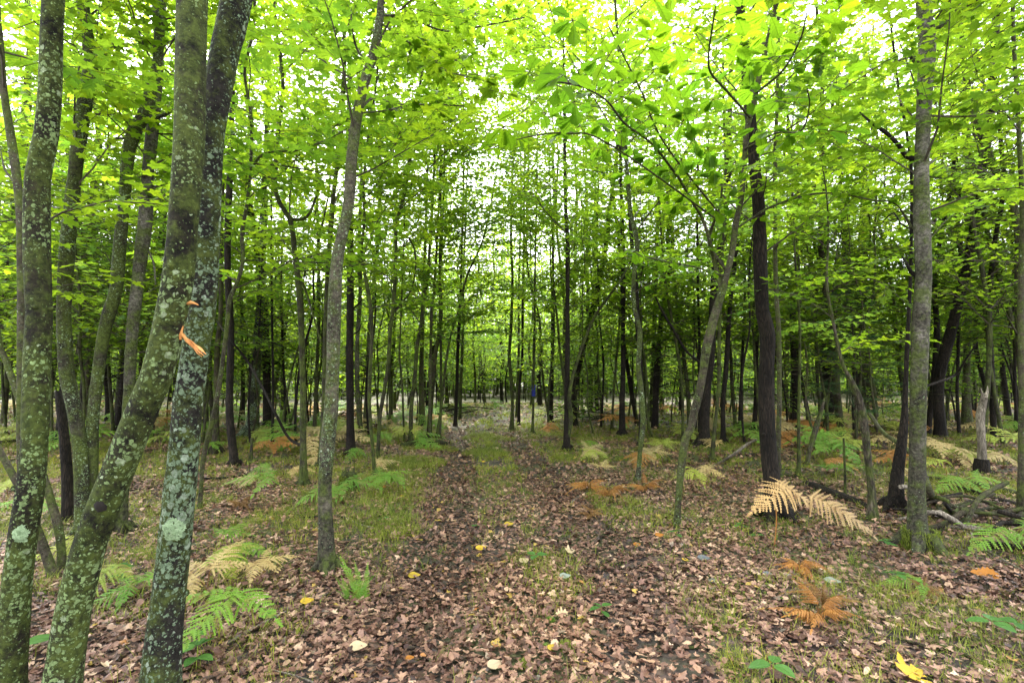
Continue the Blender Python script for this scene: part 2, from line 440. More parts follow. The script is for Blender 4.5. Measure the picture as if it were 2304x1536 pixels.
def ground_mat():
    m, N = mat('forest floor')
    geo = N('NewGeometry'); P = geo.outputs['Position']
    at = N('Attribute', attribute_name='v')          # 0 forest, 1 wheel track, .5 grassy middle
    w = N('TexNoise', {0: P, 'Scale': 9.0, 'Detail': 4.0})
    Pw = N('VectorMath', {0: P, 1: N('VectorMath', {0: w.outputs['Color'], 1: (.08, .08, .0)}, operation='MULTIPLY').outputs[0]}, operation='ADD').outputs[0]
    vo = N('TexVoronoi', {0: Pw, 'Scale': 17.0, 'Randomness': 1.0})
    cell = N('SeparateColor', {0: vo.outputs['Color']})
    c = ramp(N, cell.outputs[0], [(0, (.012, .008, .006)), (.35, (.035, .02, .015)), (.6, (.08, .046, .034)), (.85, (.16, .095, .07)), (1, (.26, .18, .12))])
    e = ramp(N, vo.outputs['Distance'], [(.2, 1.0), (.75, .35)])
    c = mixc(N, 1.0, c, e, 'MULTIPLY')
    soil = N('TexNoise', {0: P, 'Scale': 3.0, 'Detail': 8.0, 'Roughness': .7})
    sc = ramp(N, soil.outputs['Fac'], [(.35, (.02, .014, .012)), (.65, (.075, .052, .045))])
    c = mixc(N, ramp(N, soil.outputs['Fac'], [(.42, .9), (.54, .15)]), c, sc)
    gn = N('TexNoise', {0: P, 'Scale': .55, 'Detail': 6.0, 'Roughness': .65})
    gc = ramp(N, N('TexNoise', {0: P, 'Scale': 45.0, 'Detail': 4.0}).outputs['Fac'], [(.35, (.03, .045, .008)), (.65, (.12, .15, .03))])
    c = mixc(N, ramp(N, gn.outputs['Fac'], [(.46, 0.0), (.62, .75)]), c, gc)
    b = N('Bump', {'Height': math_(N, 'ADD', vo.outputs['Distance'], soil.outputs['Fac']), 'Strength': .8, 'Distance': .03})
    p = N('BsdfPrincipled', {'Base Color': c, 'Roughness': .8, 'Normal': b.outputs[0]})
    N('OutputMaterial', {0: p.outputs[0]})
    return m
M['ground'] = ground_mat()

# ================================================================ GROUND
def vnoise(x, y, sc, seed=0):
    x = np.asarray(x) * sc + 100.3; y = np.asarray(y) * sc + 57.7
    i, j = np.floor(x).astype(int), np.floor(y).astype(int)
    fx, fy = x - i, y - j
    fx = fx * fx * (3 - 2 * fx); fy = fy * fy * (3 - 2 * fy)
    def h(a, b):
        n = (a * 374761393 + b * 668265263 + seed * 974711) & 0x7fffffff
        n = ((n ^ (n >> 13)) * 1274126177) & 0x7fffffff
        return ((n ^ (n >> 16)) & 0xffff) / 65535.0
    return (h(i, j) * (1 - fx) + h(i + 1, j) * fx) * (1 - fy) + (h(i, j + 1) * (1 - fx) + h(i + 1, j + 1) * fx) * fy
def fnoise(x, y, sc, seed=0):
    return .55 * vnoise(x, y, sc, seed) + .3 * vnoise(x, y, sc * 2.3, seed + 1) + .15 * vnoise(x, y, sc * 5.1, seed + 2)

def axis_grid(lo, hi, mid_lo, mid_hi, fine, growth=1.16):
    a = list(np.arange(mid_lo, mid_hi + 1e-6, fine)); s = fine
    while a[-1] < hi: s *= growth; a.append(a[-1] + s)
    s = fine; b = [mid_lo]
    while b[-1] > lo: s *= growth; b.append(b[-1] - s)
    return np.array(b[::-1][:-1] + a)
gx = axis_grid(-900, 900, -7, 7, .11); gy = axis_grid(-60, 1500, -1, 13, .11)
X, Y = np.meshgrid(gx, gy)
Z = gz(X, Y) + (fnoise(X, Y, 3.0, 5) - .5) * .03 * (np.hypot(X, Y) < 16)
V = np.stack([X, Y, Z], -1).reshape(-1, 3)
nx = len(gx)
ii, jj = np.meshgrid(np.arange(len(gy) - 1), np.arange(nx - 1), indexing='ij')
q = np.stack([ii * nx + jj, ii * nx + jj + 1, (ii + 1) * nx + jj + 1, (ii + 1) * nx + jj], -1).reshape(-1, 4)
cx = V[q].mean(1)
onpath = (np.abs(cx[:, 0] - track_mid(cx[:, 1])) < 1.0 + .25 * (fnoise(cx[:, 0], cx[:, 1], .8, 3) - .5)) & (cx[:, 1] > -3) & (cx[:, 1] < 60)
for nm, sel in (('forest_floor', ~onpath), ('path', onpath)):
    used, inv = np.unique(q[sel], return_inverse=True)
    g = MB(); g.add(V[used], inv, np.full(sel.sum(), 4), 0, .5)
    tag(g.build('ground' if nm == 'forest_floor' else 'path', M['ground'], smooth=(0,)), kind='structure')

# ---- scatter helper: points in the camera's wedge, denser near
def wedge(n, d0, d1, spread=1.12, seed=0, power=1.0):
    r_ = np.random.default_rng(seed)
    y = np.sqrt(d0 ** 2 + (d1 ** 2 - d0 ** 2) * r_.random(n) ** power)
    x = (r_.random(n) * 2 - 1) * (y * spread + .3)
    return x, y

def lane(x, y):
    d = np.abs(x - track_mid(y))
    return d

# ---- fallen leaves
lit = MB()
T_l = [leaf_template('maple', .05, .1, .10, .35), leaf_template('oak', .0, -.1, .12, .3), leaf_template('lobed', .1, .2, .1, .25), leaf_template('oval', .25, .1, .1, .2), leaf_template('maple', -.2, -.2, .2, -.3), leaf_template('star', .1, .15, 0, .3)]
for d0, d1, n, sz, tps in ((1.9, 4.2, 36000, (.014, .070), T_l[:5]), (4.2, 8, 56000, (.018, .074), T_l[:5]), (8, 15, 50000, (.035, .092), T_l[5:]), (15, 30, 26000, (.08, .16), T_l[5:])):
    x, y = wedge(n, d0, d1, seed=int(d0 * 10))
    dl = lane(x, y)
    midgrass = (dl < .33) & (y > 4.5)
    keep = rng.random(n) > np.where(midgrass, np.clip((y - 4) / 7, .1, .72), 0) + np.where(dl > 1.05, .5 * (fnoise(x, y, .75, 21) > .5), 0)
    bare = (np.hypot(x - 1.0, y - 2.7) < .5) & (rng.random(n) < .4)
    keep &= ~bare
    x, y, dl = x[keep], y[keep], dl[keep]; n = len(x)
    pick = rng.integers(0, len(tps), n)
    tone = np.clip(.12 + .80 * rng.beta(1.3, 1.55, n) + .12 * (fnoise(x, y, .7, 4) - .5) + np.where(rng.random(n) < .025, .5, 0) + .32 * (fnoise(x, y, 2.2, 41) - .5) - .10 * (x > 2.6) - .10 * ((dl > .35) & (dl < 1.0)), 0, 1)
    for k, tp in enumerate(tps):
        s = pick == k
        a = rng.random(s.sum()) * 2 * PI
        tilt = np.where(rng.random(s.sum()) < .16, .8, .17)
        nrm_ = np.stack([rng.normal(0, 1, s.sum()) * tilt, rng.normal(0, 1, s.sum()) * tilt, np.ones(s.sum())], -1)
        nrm_ = norm(nrm_)
        f0 = np.stack([np.cos(a), np.sin(a), np.zeros_like(a)], -1)
        f0 = norm(f0 - nrm_ * (f0 * nrm_).sum(-1, keepdims=True))
        size = sz[0] + (sz[1] - sz[0]) * rng.beta(1.6, 1.9, s.sum())
        z = gz(x[s], y[s]) + .004 + rng.random(s.sum()) ** 1.3 * .04
        pos = np.stack([x[s], y[s], z], -1) - f0 * size[:, None] * .5
        leaves(lit, tp, pos, f0, nrm_, size, 0, tone[s], rng.uniform(.75, 1.1, s.sum()))
tag(lit.build('leaf_litter', M['litter']), 'brown and tan fallen oak and maple leaves strewn over the forest floor and lane', 'fallen leaves', kind='stuff')

TPL_H = leaf_template('oval', .12, .1)
# ---- grass: bent blades growing in tufts
def blades(mb, x, y, h, wd, lean, val, mat_=0, z0=None):
    n = len(x); a = rng.random(n) * 2 * PI
    dx, dy = np.cos(a), np.sin(a)
    z = (gz(x, y) if z0 is None else z0) - .01
    sx, sy = -dy * wd / 2, dx * wd / 2
    P = []
    for t, hh, ww in ((0, 0, 1), (.35, .55, .85), (.75, .95, .5)):
        b = lean * h * t
        c = np.stack([x + dx * b, y + dy * b, z + h * hh], -1)
        o = np.stack([sx * ww, sy * ww, 0 * sx], -1)
        P += [c - o, c + o]
    b = lean * h * 1.2
    P.append(np.stack([x + dx * b, y + dy * b, z + h * (1.05 - .25 * lean)], -1))
    v = np.stack(P, 1)
    f = np.array([0, 1, 3, 2, 2, 3, 5, 4, 4, 5, 6])
    L = f[None] + (np.arange(n) * 7)[:, None]
    mb.add(v.reshape(-1, 3), L, np.tile([4, 4, 3], n), mat_, np.repeat(val, 3))
gr = MB()
def patch(cx_, cy_, r, n, h=(.04, .10)):
    a = rng.random(n) * 2 * PI; rr = r * np.sqrt(rng.random(n))
    x = cx_ + np.cos(a) * rr * 1.4; y = cy_ + np.sin(a) * rr * 1.3
    blades(gr, x, y, rng.uniform(*h, n), rng.uniform(.003, .007, n), rng.uniform(.3, 1.2, n), rng.uniform(.2, .9, n))
for d0, d1, ntuft, per, hh, ww in ((2.0, 4.2, 1500, 12, (.03, .11), .0032), (4.2, 8, 4200, 12, (.03, .11), .0045), (8, 15, 9000, 9, (.035, .11), .008), (15, 28, 9500, 5, (.05, .14), .017)):
    x, y = wedge(ntuft * 2, d0, d1, seed=int(d0 * 7) + 1)
    d = lane(x, y)
    m_ = fnoise(x, y, .75, 21)
    dens = np.where(d < .36, np.clip((y - 4) / 6, .16, 1.0) * np.clip((fnoise(x, y, 1.6, 12) - .3) * 4, .2, 1), np.where(d < 1.0, .04, .14 + 1.0 * np.clip((m_ - .42) * 5, 0, 1)))
    dens *= np.where(x > 2.8, .7, 1)
    s = rng.random(len(x)) < dens
    x, y = x[s], y[s]
    if len(x) == 0: continue
    k = rng.integers(int(per * .5), int(per * 1.6), len(x))
    X2 = np.repeat(x, k) + rng.normal(0, .035, k.sum()); Y2 = np.repeat(y, k) + rng.normal(0, .035, k.sum())
    tone = np.clip(np.repeat(rng.uniform(.1, .9, len(x)), k) + rng.normal(0, .12, k.sum()), 0, 1)
    blades(gr, X2, Y2, rng.uniform(*hh, len(X2)), np.full(len(X2), ww) * rng.uniform(.6, 1.3, len(X2)), rng.uniform(.3, 1.6, len(X2)), tone)
for px, py, r, n in ((930, 1045, .42, 3600), (965, 1010, .45, 2400), (1185, 962, .9, 3400), (1290, 970, .9, 3000), (1100, 985, .5, 3000), (1095, 1020, .35, 2400), (860, 1175, .25, 700), (880, 1200, .22, 500), (1230, 1270, .22, 420), (1255, 1320, .2, 320), (560, 1420, .25, 300), (470, 1350, .25, 350), (300, 1370, .25, 300)):
    c = on_ground(px, py); patch(c[0], c[1], r, n)
tag(gr.build('grass', M['grass']), 'thin yellow green grass blades growing through the leaf litter and along the lane middle', 'grass', kind='stuff')

# ---- low herbs and creeping leaves
hb = MB()
for d0, d1, n, sz in ((2.2, 5, 2600, (.010, .026)), (5, 10, 7500, (.014, .034)), (10, 20, 13000, (.03, .06))):
    x, y = wedge(n * 3, d0, d1, seed=int(d0 * 31))
    dl = lane(x, y); s = (fnoise(x, y, .9, 33) > .5) & (fnoise(x, y, 3.1, 34) > .45) & (dl > .95)
    x, y = x[s][:n], y[s][:n]; n = len(x)
    a_ = rng.random(n) * 2 * PI
    leaves(hb, TPL_H, np.stack([x, y, gz(x, y) + .015 + rng.random(n) ** 1.5 * .07], -1), np.stack([np.cos(a_), np.sin(a_), rng.normal(.1, .25, n)], -1), np.stack([rng.normal(0, .35, n), rng.normal(-.1, .35, n), np.ones(n)], -1), rng.uniform(*sz, n), 0, rng.random(n) * .9)
tag(hb.build('ground_cover', M['herbs'], smooth=()), 'tiny green and yellowish leaves of low plants creeping over the litter on the verges', 'low plants', kind='stuff')

# ---- moss cushions on the lane and litter
for i, (px, py, r) in enumerate(((1238, 1402, .028), (1231, 1465, .035), (1275, 1458, .06), (1180, 1500, .04))):
    c = on_ground(px, py); g = MB()
    n = 170; a = rng.random(n) * 2 * PI; rr = r * np.sqrt(rng.random(n))
    x = c[0] + np.cos(a) * rr; y = c[1] + np.sin(a) * rr
    z0 = gz(x, y) + .02 * (1 - (rr / r) ** 2) + .008
    blades(g, x, y, rng.uniform(.01, .024, n), np.full(n, .005), rng.uniform(.2, .9, n), rng.uniform(.3, .8, n), z0=z0)
    lab = ['small round bright green moss cushion above a larger one on the lane', 'upright tuft of green moss just left of the wide moss patch on the lane',
           'wide low patch of dark green moss between the wheel tracks', 'small flat moss cushion left of the other moss near the lane bottom'][i]
    o = g.build('moss_cushion', M['fern_g'] if i < 2 else M['grass'], off=c); o.location = tuple(c)
    tag(o, lab, 'moss', 'moss cushions on the lane')

# ================================================================ FOLIAGE
TPL = {k: leaf_template(k) for k in HALF}
TPL['dia'] = leaf_template('dia', .12, .15)
def crown(mb, axis, h0, seed, n_br=26, reach=1.7, spacing=.075, size=(.07, .105), kind='maple', lm=0, tm=1, rise=(.15, .75), dens=1.0, twig_r=.0035, az=None, zmax=None, minlen=.5, tstep=.13, skew=1.0):
    """Branches off the trunk axis (rows x, y, z, r), with flat sprays of leaves along their twigs."""
    r_ = np.random.default_rng(seed)
    axis = np.asarray(axis); zs = axis[:, 2]; top = zs.max() if zmax is None else min(zmax, zs.max())
    base = zs.min()
    TA, TB, RA, RB = [], [], [], []
    LP, LF, LN = [], [], []
    for b in range(n_br):
        u = (b + r_.random()) / n_br
        z = base + h0 + u ** skew * (top - base - h0) * .98; u = u ** skew
        k = int(np.clip(np.searchsorted(zs, z), 1, len(zs) - 1))
        p = axis[k, :3].copy()
        ang = (b * 2.399 + r_.normal(0, .35)) if az is None else r_.uniform(*az)
        L = reach * (1.0 - .55 * u) * r_.uniform(.55, 1.15) + minlen * .3
        el = r_.uniform(*rise) + .3 * u
        nseg = 5; pts = [p]; d = np.array([math.cos(ang) * math.cos(el), math.sin(ang) * math.cos(el), math.sin(el)])
        for s in range(nseg):
            d = norm(d + r_.normal(0, .13, 3) + np.array([0, 0, -.10 * (s > 1)]))
            pts.append(pts[-1] + d * L / nseg)
        pts = np.array(pts)
        rb = max(twig_r * 1.3, min(axis[k, 3] * .45, .006 * L + .002))
        rad = np.linspace(rb, twig_r * .6, nseg + 1)
        TA.append(pts[:-1]); TB.append(pts[1:]); RA.append(rad[:-1]); RB.append(rad[1:])
        nt = max(3, int(L / tstep))
        side = 1
        for t in range(nt + 1):
            f = .12 + .88 * t / nt
            q_ = f * nseg; i_ = min(int(q_), nseg - 1); w = q_ - i_
            o = pts[i_] * (1 - w) + pts[i_ + 1] * w
            bd = norm(pts[i_ + 1] - pts[i_]); sd = norm(np.cross(bd, [0, 0, 1]))
            side = -side
            ta = R(r_.uniform(32, 62)) * (0 if t == nt else 1)
            td = norm(bd * math.cos(ta) + sd * side * math.sin(ta) + np.array([0, 0, r_.normal(.02, .13)]))
            tl = (L * (1 - f) * .55 + .2) * r_.uniform(.7, 1.25)
            e = o + td * tl
            TA.append(o[None]); TB.append(e[None]); RA.append([twig_r * .8]); RB.append([twig_r * .35])
            nl = max(2, int(tl / spacing * dens))
            ff = (np.arange(nl) + .6) / nl
            pp = o + (e - o) * ff[:, None]
            sgn = np.where(np.arange(nl) % 2, 1, -1)
            ts = norm(np.cross(td, [0, 0, 1]))
            la = np.where(np.arange(nl) == nl - 1, r_.uniform(-.2, .2), sgn * r_.uniform(.5, 1.15, nl))
            fd = td * np.cos(la)[:, None] + ts * np.sin(la)[:, None] + np.stack([0 * la, 0 * la, r_.normal(-.12, .22, nl)], -1)
            LP.append(pp + norm(fd) * .02); LF.append(fd)
            LN.append(np.stack([r_.normal(0, .28, nl), r_.normal(0, .28, nl), np.ones(nl)], -1))
    LP, LF, LN = np.concatenate(LP), np.concatenate(LF), np.concatenate(LN)
    leaves(mb, TPL[kind], LP, LF, LN, r_.uniform(*size, len(LP)), lm, r_.random(len(LP)))
    twigs(mb, np.concatenate(TA), np.concatenate(TB), np.concatenate(RA), np.concatenate(RB), tm)

# ================================================================ TREES TRACED FROM THE PHOTO
# (points: photo x, photo y, width in photo pixels, from foot to top; photo pixel widths become metres at the tree's own distance)
def tree(label, bark, pts, dist=None, height=11.0, h0=4.5, limbs=(), n_br=22, reach=1.5, name='tree', cat='tree', leaf='maple', kind=None, sides=14, group=None, wob=.10, topless=False, size=None, foot=1.45, crown_on=True, dens=1.0, zmax=None, az=None):
    seed = int(pts[0][0] * 13 + pts[0][1] * 7) % 99991
    r_ = np.random.default_rng(seed)
    if dist is None:
        g = on_ground(pts[0][0], pts[0][1]); D = g[1]
    else: D = dist
    ph = r_.uniform(0, 6)
    Y0 = lambda z: D + wob * math.sin(1.1 * max(z, 0) + ph) * min(1, max(z, 0) / 2) - wob * 0
    P = []
    for x, y, w in pts:
        p, s = on_plane(x, y, D)
        p2, s = on_plane(x, y, Y0(p[2]))
        P.append([*p2, max(.0035, w * s / 2 * .95 / math.sqrt(1 + ((x - 1152) / F) ** 2))])
    P = np.array(P)
    zg = float(gz(P[0, 0], P[0, 1]))
    if P[0, 2] > zg + .02:      # foot is below the frame: run on down to the ground
        d = norm(P[0, :3] - P[1, :3]); d[0] *= .8; d = d / -d[2]
        k = P[0, 2] - zg
        P = np.vstack([[*(P[0, :3] + d * k), P[0, 3] * 1.15], P])
    else: P[0, 2] = zg
    foot_p = P[0, :3].copy()
    d0 = P[0, :3] - P[1, :3]
    P = np.vstack([[*(P[0, :3] + norm(d0) * .12), P[0, 3]], P])
    if not topless and P[-1, 2] < height:
        d = norm(P[-1, :3] - P[-2, :3]); d = norm(d + [0, 0, .8]); r0 = P[-1, 3]; z0 = P[-1, 2]; q_ = P[-1, :3]
        n = max(3, int((height - z0) / .9))
        for k in range(1, n + 1):
            q_ = q_ + d * (height - z0) / n; d = norm(d + r_.normal(0, .07, 3) + [0, 0, .12])
            P = np.vstack([P, [*q_, max(.006, r0 * (1 - .85 * k / n))]])
    A = catmull(P, .11 if D < 7 else .25)
    A[:, 3] = np.maximum(A[:, 3], .003)
    hgt = np.clip(A[:, 2] - zg, 0, None)
    A[:, 3] *= 1 + (foot - 1) * np.exp(-hgt / (1.6 * A[1, 3] + .04))
    root = empty(name, foot_p, label, cat, group)
    mb = MB(); tube(mb, A[:, :3], A[:, 3], sides if D < 14 else 8, 0, .075, seed, fine=.012 if D < 8 else 0)
    if A[1, 3] > .045 and 3 < D < 15 and not topless:       # surface roots
        for k in range(5):
            an = k * 1.257 + r_.uniform(-.4, .4); dr = np.array([math.cos(an), math.sin(an), 0]); r1 = A[1, 3] * 1.15
            q0 = foot_p + dr * r1 * .55 + [0, 0, r1 * .9]; q1 = foot_p + dr * r1 * 1.15 + [0, 0, r1 * .2]; q2 = foot_p + dr * r1 * 1.7 + [0, 0, -.015]; q3 = foot_p + dr * r1 * 2.2 + [0, 0, -.06]
            tube(mb, catmull([q0, q1, q2, q3], .04), np.linspace(r1 * .34, r1 * .12, len(catmull([q0, q1, q2, q3], .04))), 8, 0, .15, seed + k)
    if D < 7:            # knots and old branch scars
        for _ in range(5 if D < 3 else 3):
            k = r_.integers(3, max(4, int(len(A) * .5))); a = r_.uniform(0, 2 * PI)
            dirn = np.array([math.cos(a), math.sin(a), .25]); rr = A[k, 3]
            tube(mb, [A[k, :3] + dirn * rr * .6, A[k, :3] + dirn * rr * 1.08, A[k, :3] + dirn * rr * 1.2], [rr * .34, rr * .24, rr * .1], 8, 0, .2, seed + k)
    mb.build('trunk', M[bark], root, off=foot_p)
    for lb in limbs:
        lp = []
        prev = None
        kw = lb[-1] if isinstance(lb[-1], dict) else {}
        seq = [q for q in lb if not isinstance(q, dict)]
        for j, q in enumerate(seq):
            x, y, w = q[:3]
            near = q[3] if len(q) > 3 else D + r_.normal(0, .05) * j
            pp, s = on_plane(x, y, near); lp.append([*pp, max(.0022, w * s / 2)])
        lp = np.array(lp)
        j = np.argmin(np.linalg.norm(A[:, :3] - lp[0, :3], axis=1)); lp[0, :3] = A[j, :3] * .8 + lp[0, :3] * .2
        la = catmull(lp, .07)
        g = MB(); tube(g, la[:, :3], np.maximum(la[:, 3], .002), 7, 0, .08, seed + 5)
        lo = g.build('limb', M[kw.get('bark', bark)], root, off=foot_p)
        if kw.get('leafy'):
            g = MB(); nb = kw.get('n', 10)
            ax = la.copy()
            spray(g, ax, seed + 3, nb, kw)
            g.build('foliage', [M[kw.get('lm', 'near')], M['twig']], lo, smooth=(), off=foot_p)
    if crown_on:
        near = D < 9
        k_ = kind or ('maple' if near else 'star')
        g = MB()
        crown(g, A, h0 * .9, seed + 9, int(n_br * (1.0 if D > 6 else 1.2 if D > 3 else .6)), reach * 1.15, .062 if near else .06, size or ((.07, .11) if near else (.075, .12)), k_, dens=dens, twig_r=.0035 if near else .006, zmax=zmax, az=az)
        if dist is None and D < 17 and abs(foot_p[0] - track_mid(D)) < 3.4 and D > 6:      # boughs closing over the lane
            aim = math.atan2(-2.0 if D > 9 else -.5, float(track_mid(D) - foot_p[0]))
            crown(g, A, 4.2, seed + 77, 6, 2.8, .06, (.07, .12), k_, dens=dens, twig_r=.006, az=(aim - .6, aim + .6), rise=(.1, .5))
        g.build('crown', [M[leaf], M['twig']], root, smooth=(), off=foot_p)
    return root, A, foot_p

def spray(mb, ax, seed, nb, kw):
    """Twigs and leaves along a limb whose path is ax."""
    r_ = np.random.default_rng(seed)
    size = kw.get('size', (.10, .16)); kind = kw.get('kind', 'oak'); tl0 = kw.get('twig', .3); per = kw.get('per', 5)
    TA, TB, LP, LF, LN = [], [], [], [], []
    s0 = kw.get('start', .2)
    for b in range(nb):
        f = s0 + (1 - s0) * (b + r_.random() * .6) / nb
        k = min(int(f * (len(ax) - 1)), len(ax) - 2)
        o = ax[k, :3]; bd = norm(ax[k + 1, :3] - ax[k, :3]); sd = norm(np.cross(bd, [0, 0, 1]))
        sg = 1 if b % 2 else -1
        td = norm(bd * .6 + sd * sg * r_.uniform(.5, 1.1) + np.array([0, 0, r_.normal(.25, .3)]))
        tl = tl0 * r_.uniform(.5, 1.3)
        e = o + td * tl; m_ = (o + e) / 2 + r_.normal(0, .02, 3)
        TA += [o, m_]; TB += [m_, e]
        for j in range(per):
            ff = 1 if j < per * .6 else r_.uniform(.35, .9)
            a = 2 * PI * j / per + r_.normal(0, .3)
            s2 = norm(np.cross(td, [0, 0, 1]))
            fd = td * (.55 if ff == 1 else .3) + s2 * math.sin(a) * 1.0 + td * math.cos(a) * .75 + np.array([0, 0, r_.normal(-.15, .2)])
            fd = norm(fd); st = o + (e - o) * ff
            TA.append(st); TB.append(st + fd * .03)
            LP.append(st + fd * .025); LF.append(fd); LN.append([r_.normal(0, .22), r_.normal(0, .22), 1])
    leaves(mb, TPL[kind], np.array(LP), np.array(LF), np.array(LN), r_.uniform(*size, len(LP)), 0, r_.random(len(LP)))
    off = np.array(TA)
    twigs(mb, off, np.array(TB), .0032, .0018, 1)

# ---- foreground left
t1, A1, f1 = tree('thick straight lichen covered trunk at the far left edge', 'lichen',
  [(20, 1536, 82), (32, 1400, 80), (38, 1300, 78), (51, 1200, 77), (67, 1100, 75), (77, 1000, 70), (81, 900, 72), (87, 768, 70), (89, 700, 68), (85, 600, 69), (84, 500, 67), (86, 400, 64), (105, 300, 60), (112, 200, 57), (115, 100, 56), (120, 0, 55)],
  dist=2.3, height=10, h0=5.0, sides=28)
t2, A2, f2 = tree('thick mossy trunk leaning right from its foot, with a torn orange wound', 'lichen',
  [(141, 1536, 98), (160, 1400, 93), (182, 1300, 90), (210, 1200, 88), (250, 1100, 87), (290, 1000, 84), (330, 900, 80), (352, 850, 80), (372, 768, 78), (386, 700, 78), (396, 650, 78), (405, 570, 76), (411, 500, 73), (419, 400, 76), (426, 300, 77), (429, 200, 77), (432, 100, 75), (435, 0, 75)],
  dist=2.05, height=10, h0=5.0, sides=30)
t3, A3, f3 = tree('straight grey green lichen trunk right behind the leaning mossy one, with a round rosette', 'lichen_blue',
  [(358, 1536, 90), (371, 1400, 85), (385, 1300, 82), (397, 1200, 80), (407, 1100, 78), (417, 1000, 74), (424, 900, 72), (432, 850, 70), (443, 768, 67), (455, 700, 64), (463, 600, 63), (468, 500, 62), (472, 400, 62), (478, 300, 63), (492, 200, 67), (509, 100, 72), (531, 0, 74)],
  dist=2.35, height=10, h0=5.0, sides=28)
t4, A4, f4 = tree('slim lichen speckled trunk with a short arching limb, next after the far left trunk', 'lichen_thin',
  [(186, 1210, 40), (184, 1100, 38), (180, 1000, 39), (163, 900, 38), (151, 850, 38), (146, 768, 38), (144, 700, 37), (148, 600, 39), (157, 500, 38), (168, 400, 36), (180, 300, 38), (196, 200, 39), (205, 140, 36), (195, 75, 34), (187, 0, 30)],
  height=9, h0=3.6, limbs=[[(212, 145, 18), (226, 128, 15), (245, 108, 13), (275, 93, 11), {'leafy': 1, 'kind': 'maple', 'size': (.09, .13), 'n': 6, 'per': 6, 'start': .6, 'lm': 'maple'}]])
tree('slim trunk sharing its foot with the lichen speckled one and kinked right higher up', 'lichen_thin',
  [(208, 1200, 30), (207, 1080, 31), (207, 1000, 32), (209, 950, 31), (219, 850, 32), (231, 768, 33), (247, 700, 35), (261, 650, 33), (270, 550, 33), (280, 450, 30), (288, 350, 34), (302, 300, 34), (328, 250, 32), (341, 200, 30), (353, 150, 27), (357, 100, 26), (364, 0, 24)],
  height=9, h0=4, limbs=[[(330, 270, 10), (360, 262, 9), (385, 250, 7)], [(284, 305, 6), (262, 312, 5), (240, 325, 3)]])
tree('ring banded brown trunk seen between the kinked slim trunk and the leaning mossy trunk', 'birch',
  [(272, 1190, 30), (280, 1050, 30), (290, 900, 30), (292, 850, 30), (296, 768, 32), (302, 700, 34), (310, 640, 32), (314, 600, 33), (327, 500, 34), (332, 400, 30), (342, 300, 33), (351, 230, 26), (358, 120, 22), (350, 0, 20)],
  height=9.5, h0=3.8, limbs=[[(325, 545, 6), (345, 590, 4), (350, 640, 3)], [(350, 460, 5), (370, 440, 4), (385, 430, 3)]])
tree('dark moss blackened broken stem left of the lichen speckled trunk', 'dark',
  [(155, 1170, 31), (150, 1050, 29), (142, 960, 26), (134, 900, 22), (130, 880, 14)], topless=True, crown_on=False, name='broken_snag', cat='dead tree')
tree('thin smooth stem curving in at the left edge before the far left trunk', 'smooth',
  [(46, 1110, 18), (46, 900, 20), (47, 700, 20), (46, 530, 20), (44, 450, 24), (27, 325, 24), (8, 200, 20), (0, 90, 17), (-6, 0, 15)], dist=3.2, height=7, h0=2.6, n_br=10, reach=1.0)
tree('dark crooked trunk partly hidden behind the far left lichen trunk', 'dark',
  [(-20, 960, 24), (-8, 800, 24), (-2, 640, 23), (0, 590, 22), (15, 540, 21), (28, 480, 20), (40, 400, 19), (50, 330, 20), (60, 200, 18), (66, 110, 15), (60, 0, 13)], height=9, h0=3.2, n_br=26, reach=1.8,
  limbs=[[(0, 610, 9), (25, 665, 8), (52, 728, 7), (75, 790, 4)]])
tree('grey sapling stem leaning up toward the left edge behind the far left trunk', 'smooth',
  [(140, 1295, 24), (138, 1240, 22), (130, 1180, 24), (100, 1080, 22), (62, 970, 20), (40, 890, 18), (12, 807, 17), (-5, 750, 16)], height=5, h0=2.2, n_br=10, reach=.9)
tree('short grey stem bent outward at the foot of the slim lichen speckled trunk', 'smooth',
  [(124, 1308, 25), (92, 1215, 24), (72, 1150, 18), (58, 1080, 14)], topless=True, crown_on=False, name='sapling', cat='sapling')
tree('grey stem sloping up left beside the lowest part of the far left trunk', 'smooth',
  [(100, 1240, 20), (60, 1130, 20), (31, 1072, 20), (0, 1014, 18), (-40, 930, 16)], height=4.5, h0=2.5, n_br=8, reach=.8, name='sapling', cat='sapling')

# ---- left middle
tree('thin pale curved sapling just right of the grey green lichen trunk, forking high up', 'smooth',
  [(448, 1150, 12), (453, 1090, 11), (455, 1050, 12), (467, 985, 12), (480, 940, 12), (493, 870, 12), (503, 800, 11), (511, 730, 11), (518, 670, 11), (535, 632, 10), (547, 585, 9), (545, 525, 9), (557, 450, 8), (564, 370, 8), (565, 260, 8), (553, 190, 7), (551, 150, 7), (568, 80, 7), (574, 0, 7)],
  height=8, h0=2.7, n_br=20, limbs=[[(566, 372, 6), (585, 352, 6), (610, 342, 5), (660, 340, 5), (700, 328, 4), (745, 310, 3), (780, 290, 2.5), {'leafy': 1, 'kind': 'maple', 'size': (.08, .12), 'n': 11, 'per': 5, 'lm': 'maple'}], [(566, 365, 5), (620, 372, 4), (690, 382, 3), (760, 400, 2), {'leafy': 1, 'kind': 'maple', 'size': (.07, .11), 'n': 8, 'per': 4, 'lm': 'maple'}], [(553, 590, 3), (570, 586, 3), (640, 588, 3), (740, 592, 2)]], kind='maple')
tree('dark straight trunk with a broad foot standing left of the buttressed grey trunk', 'dark',
  [(528, 1046, 21), (518, 950, 19), (517, 850, 18), (520, 750, 17), (514, 650, 17), (512, 550, 16), (515, 450, 17), (517, 400, 15), (522, 250, 12), (530, 100, 10)], h0=3.2, foot=1.4)
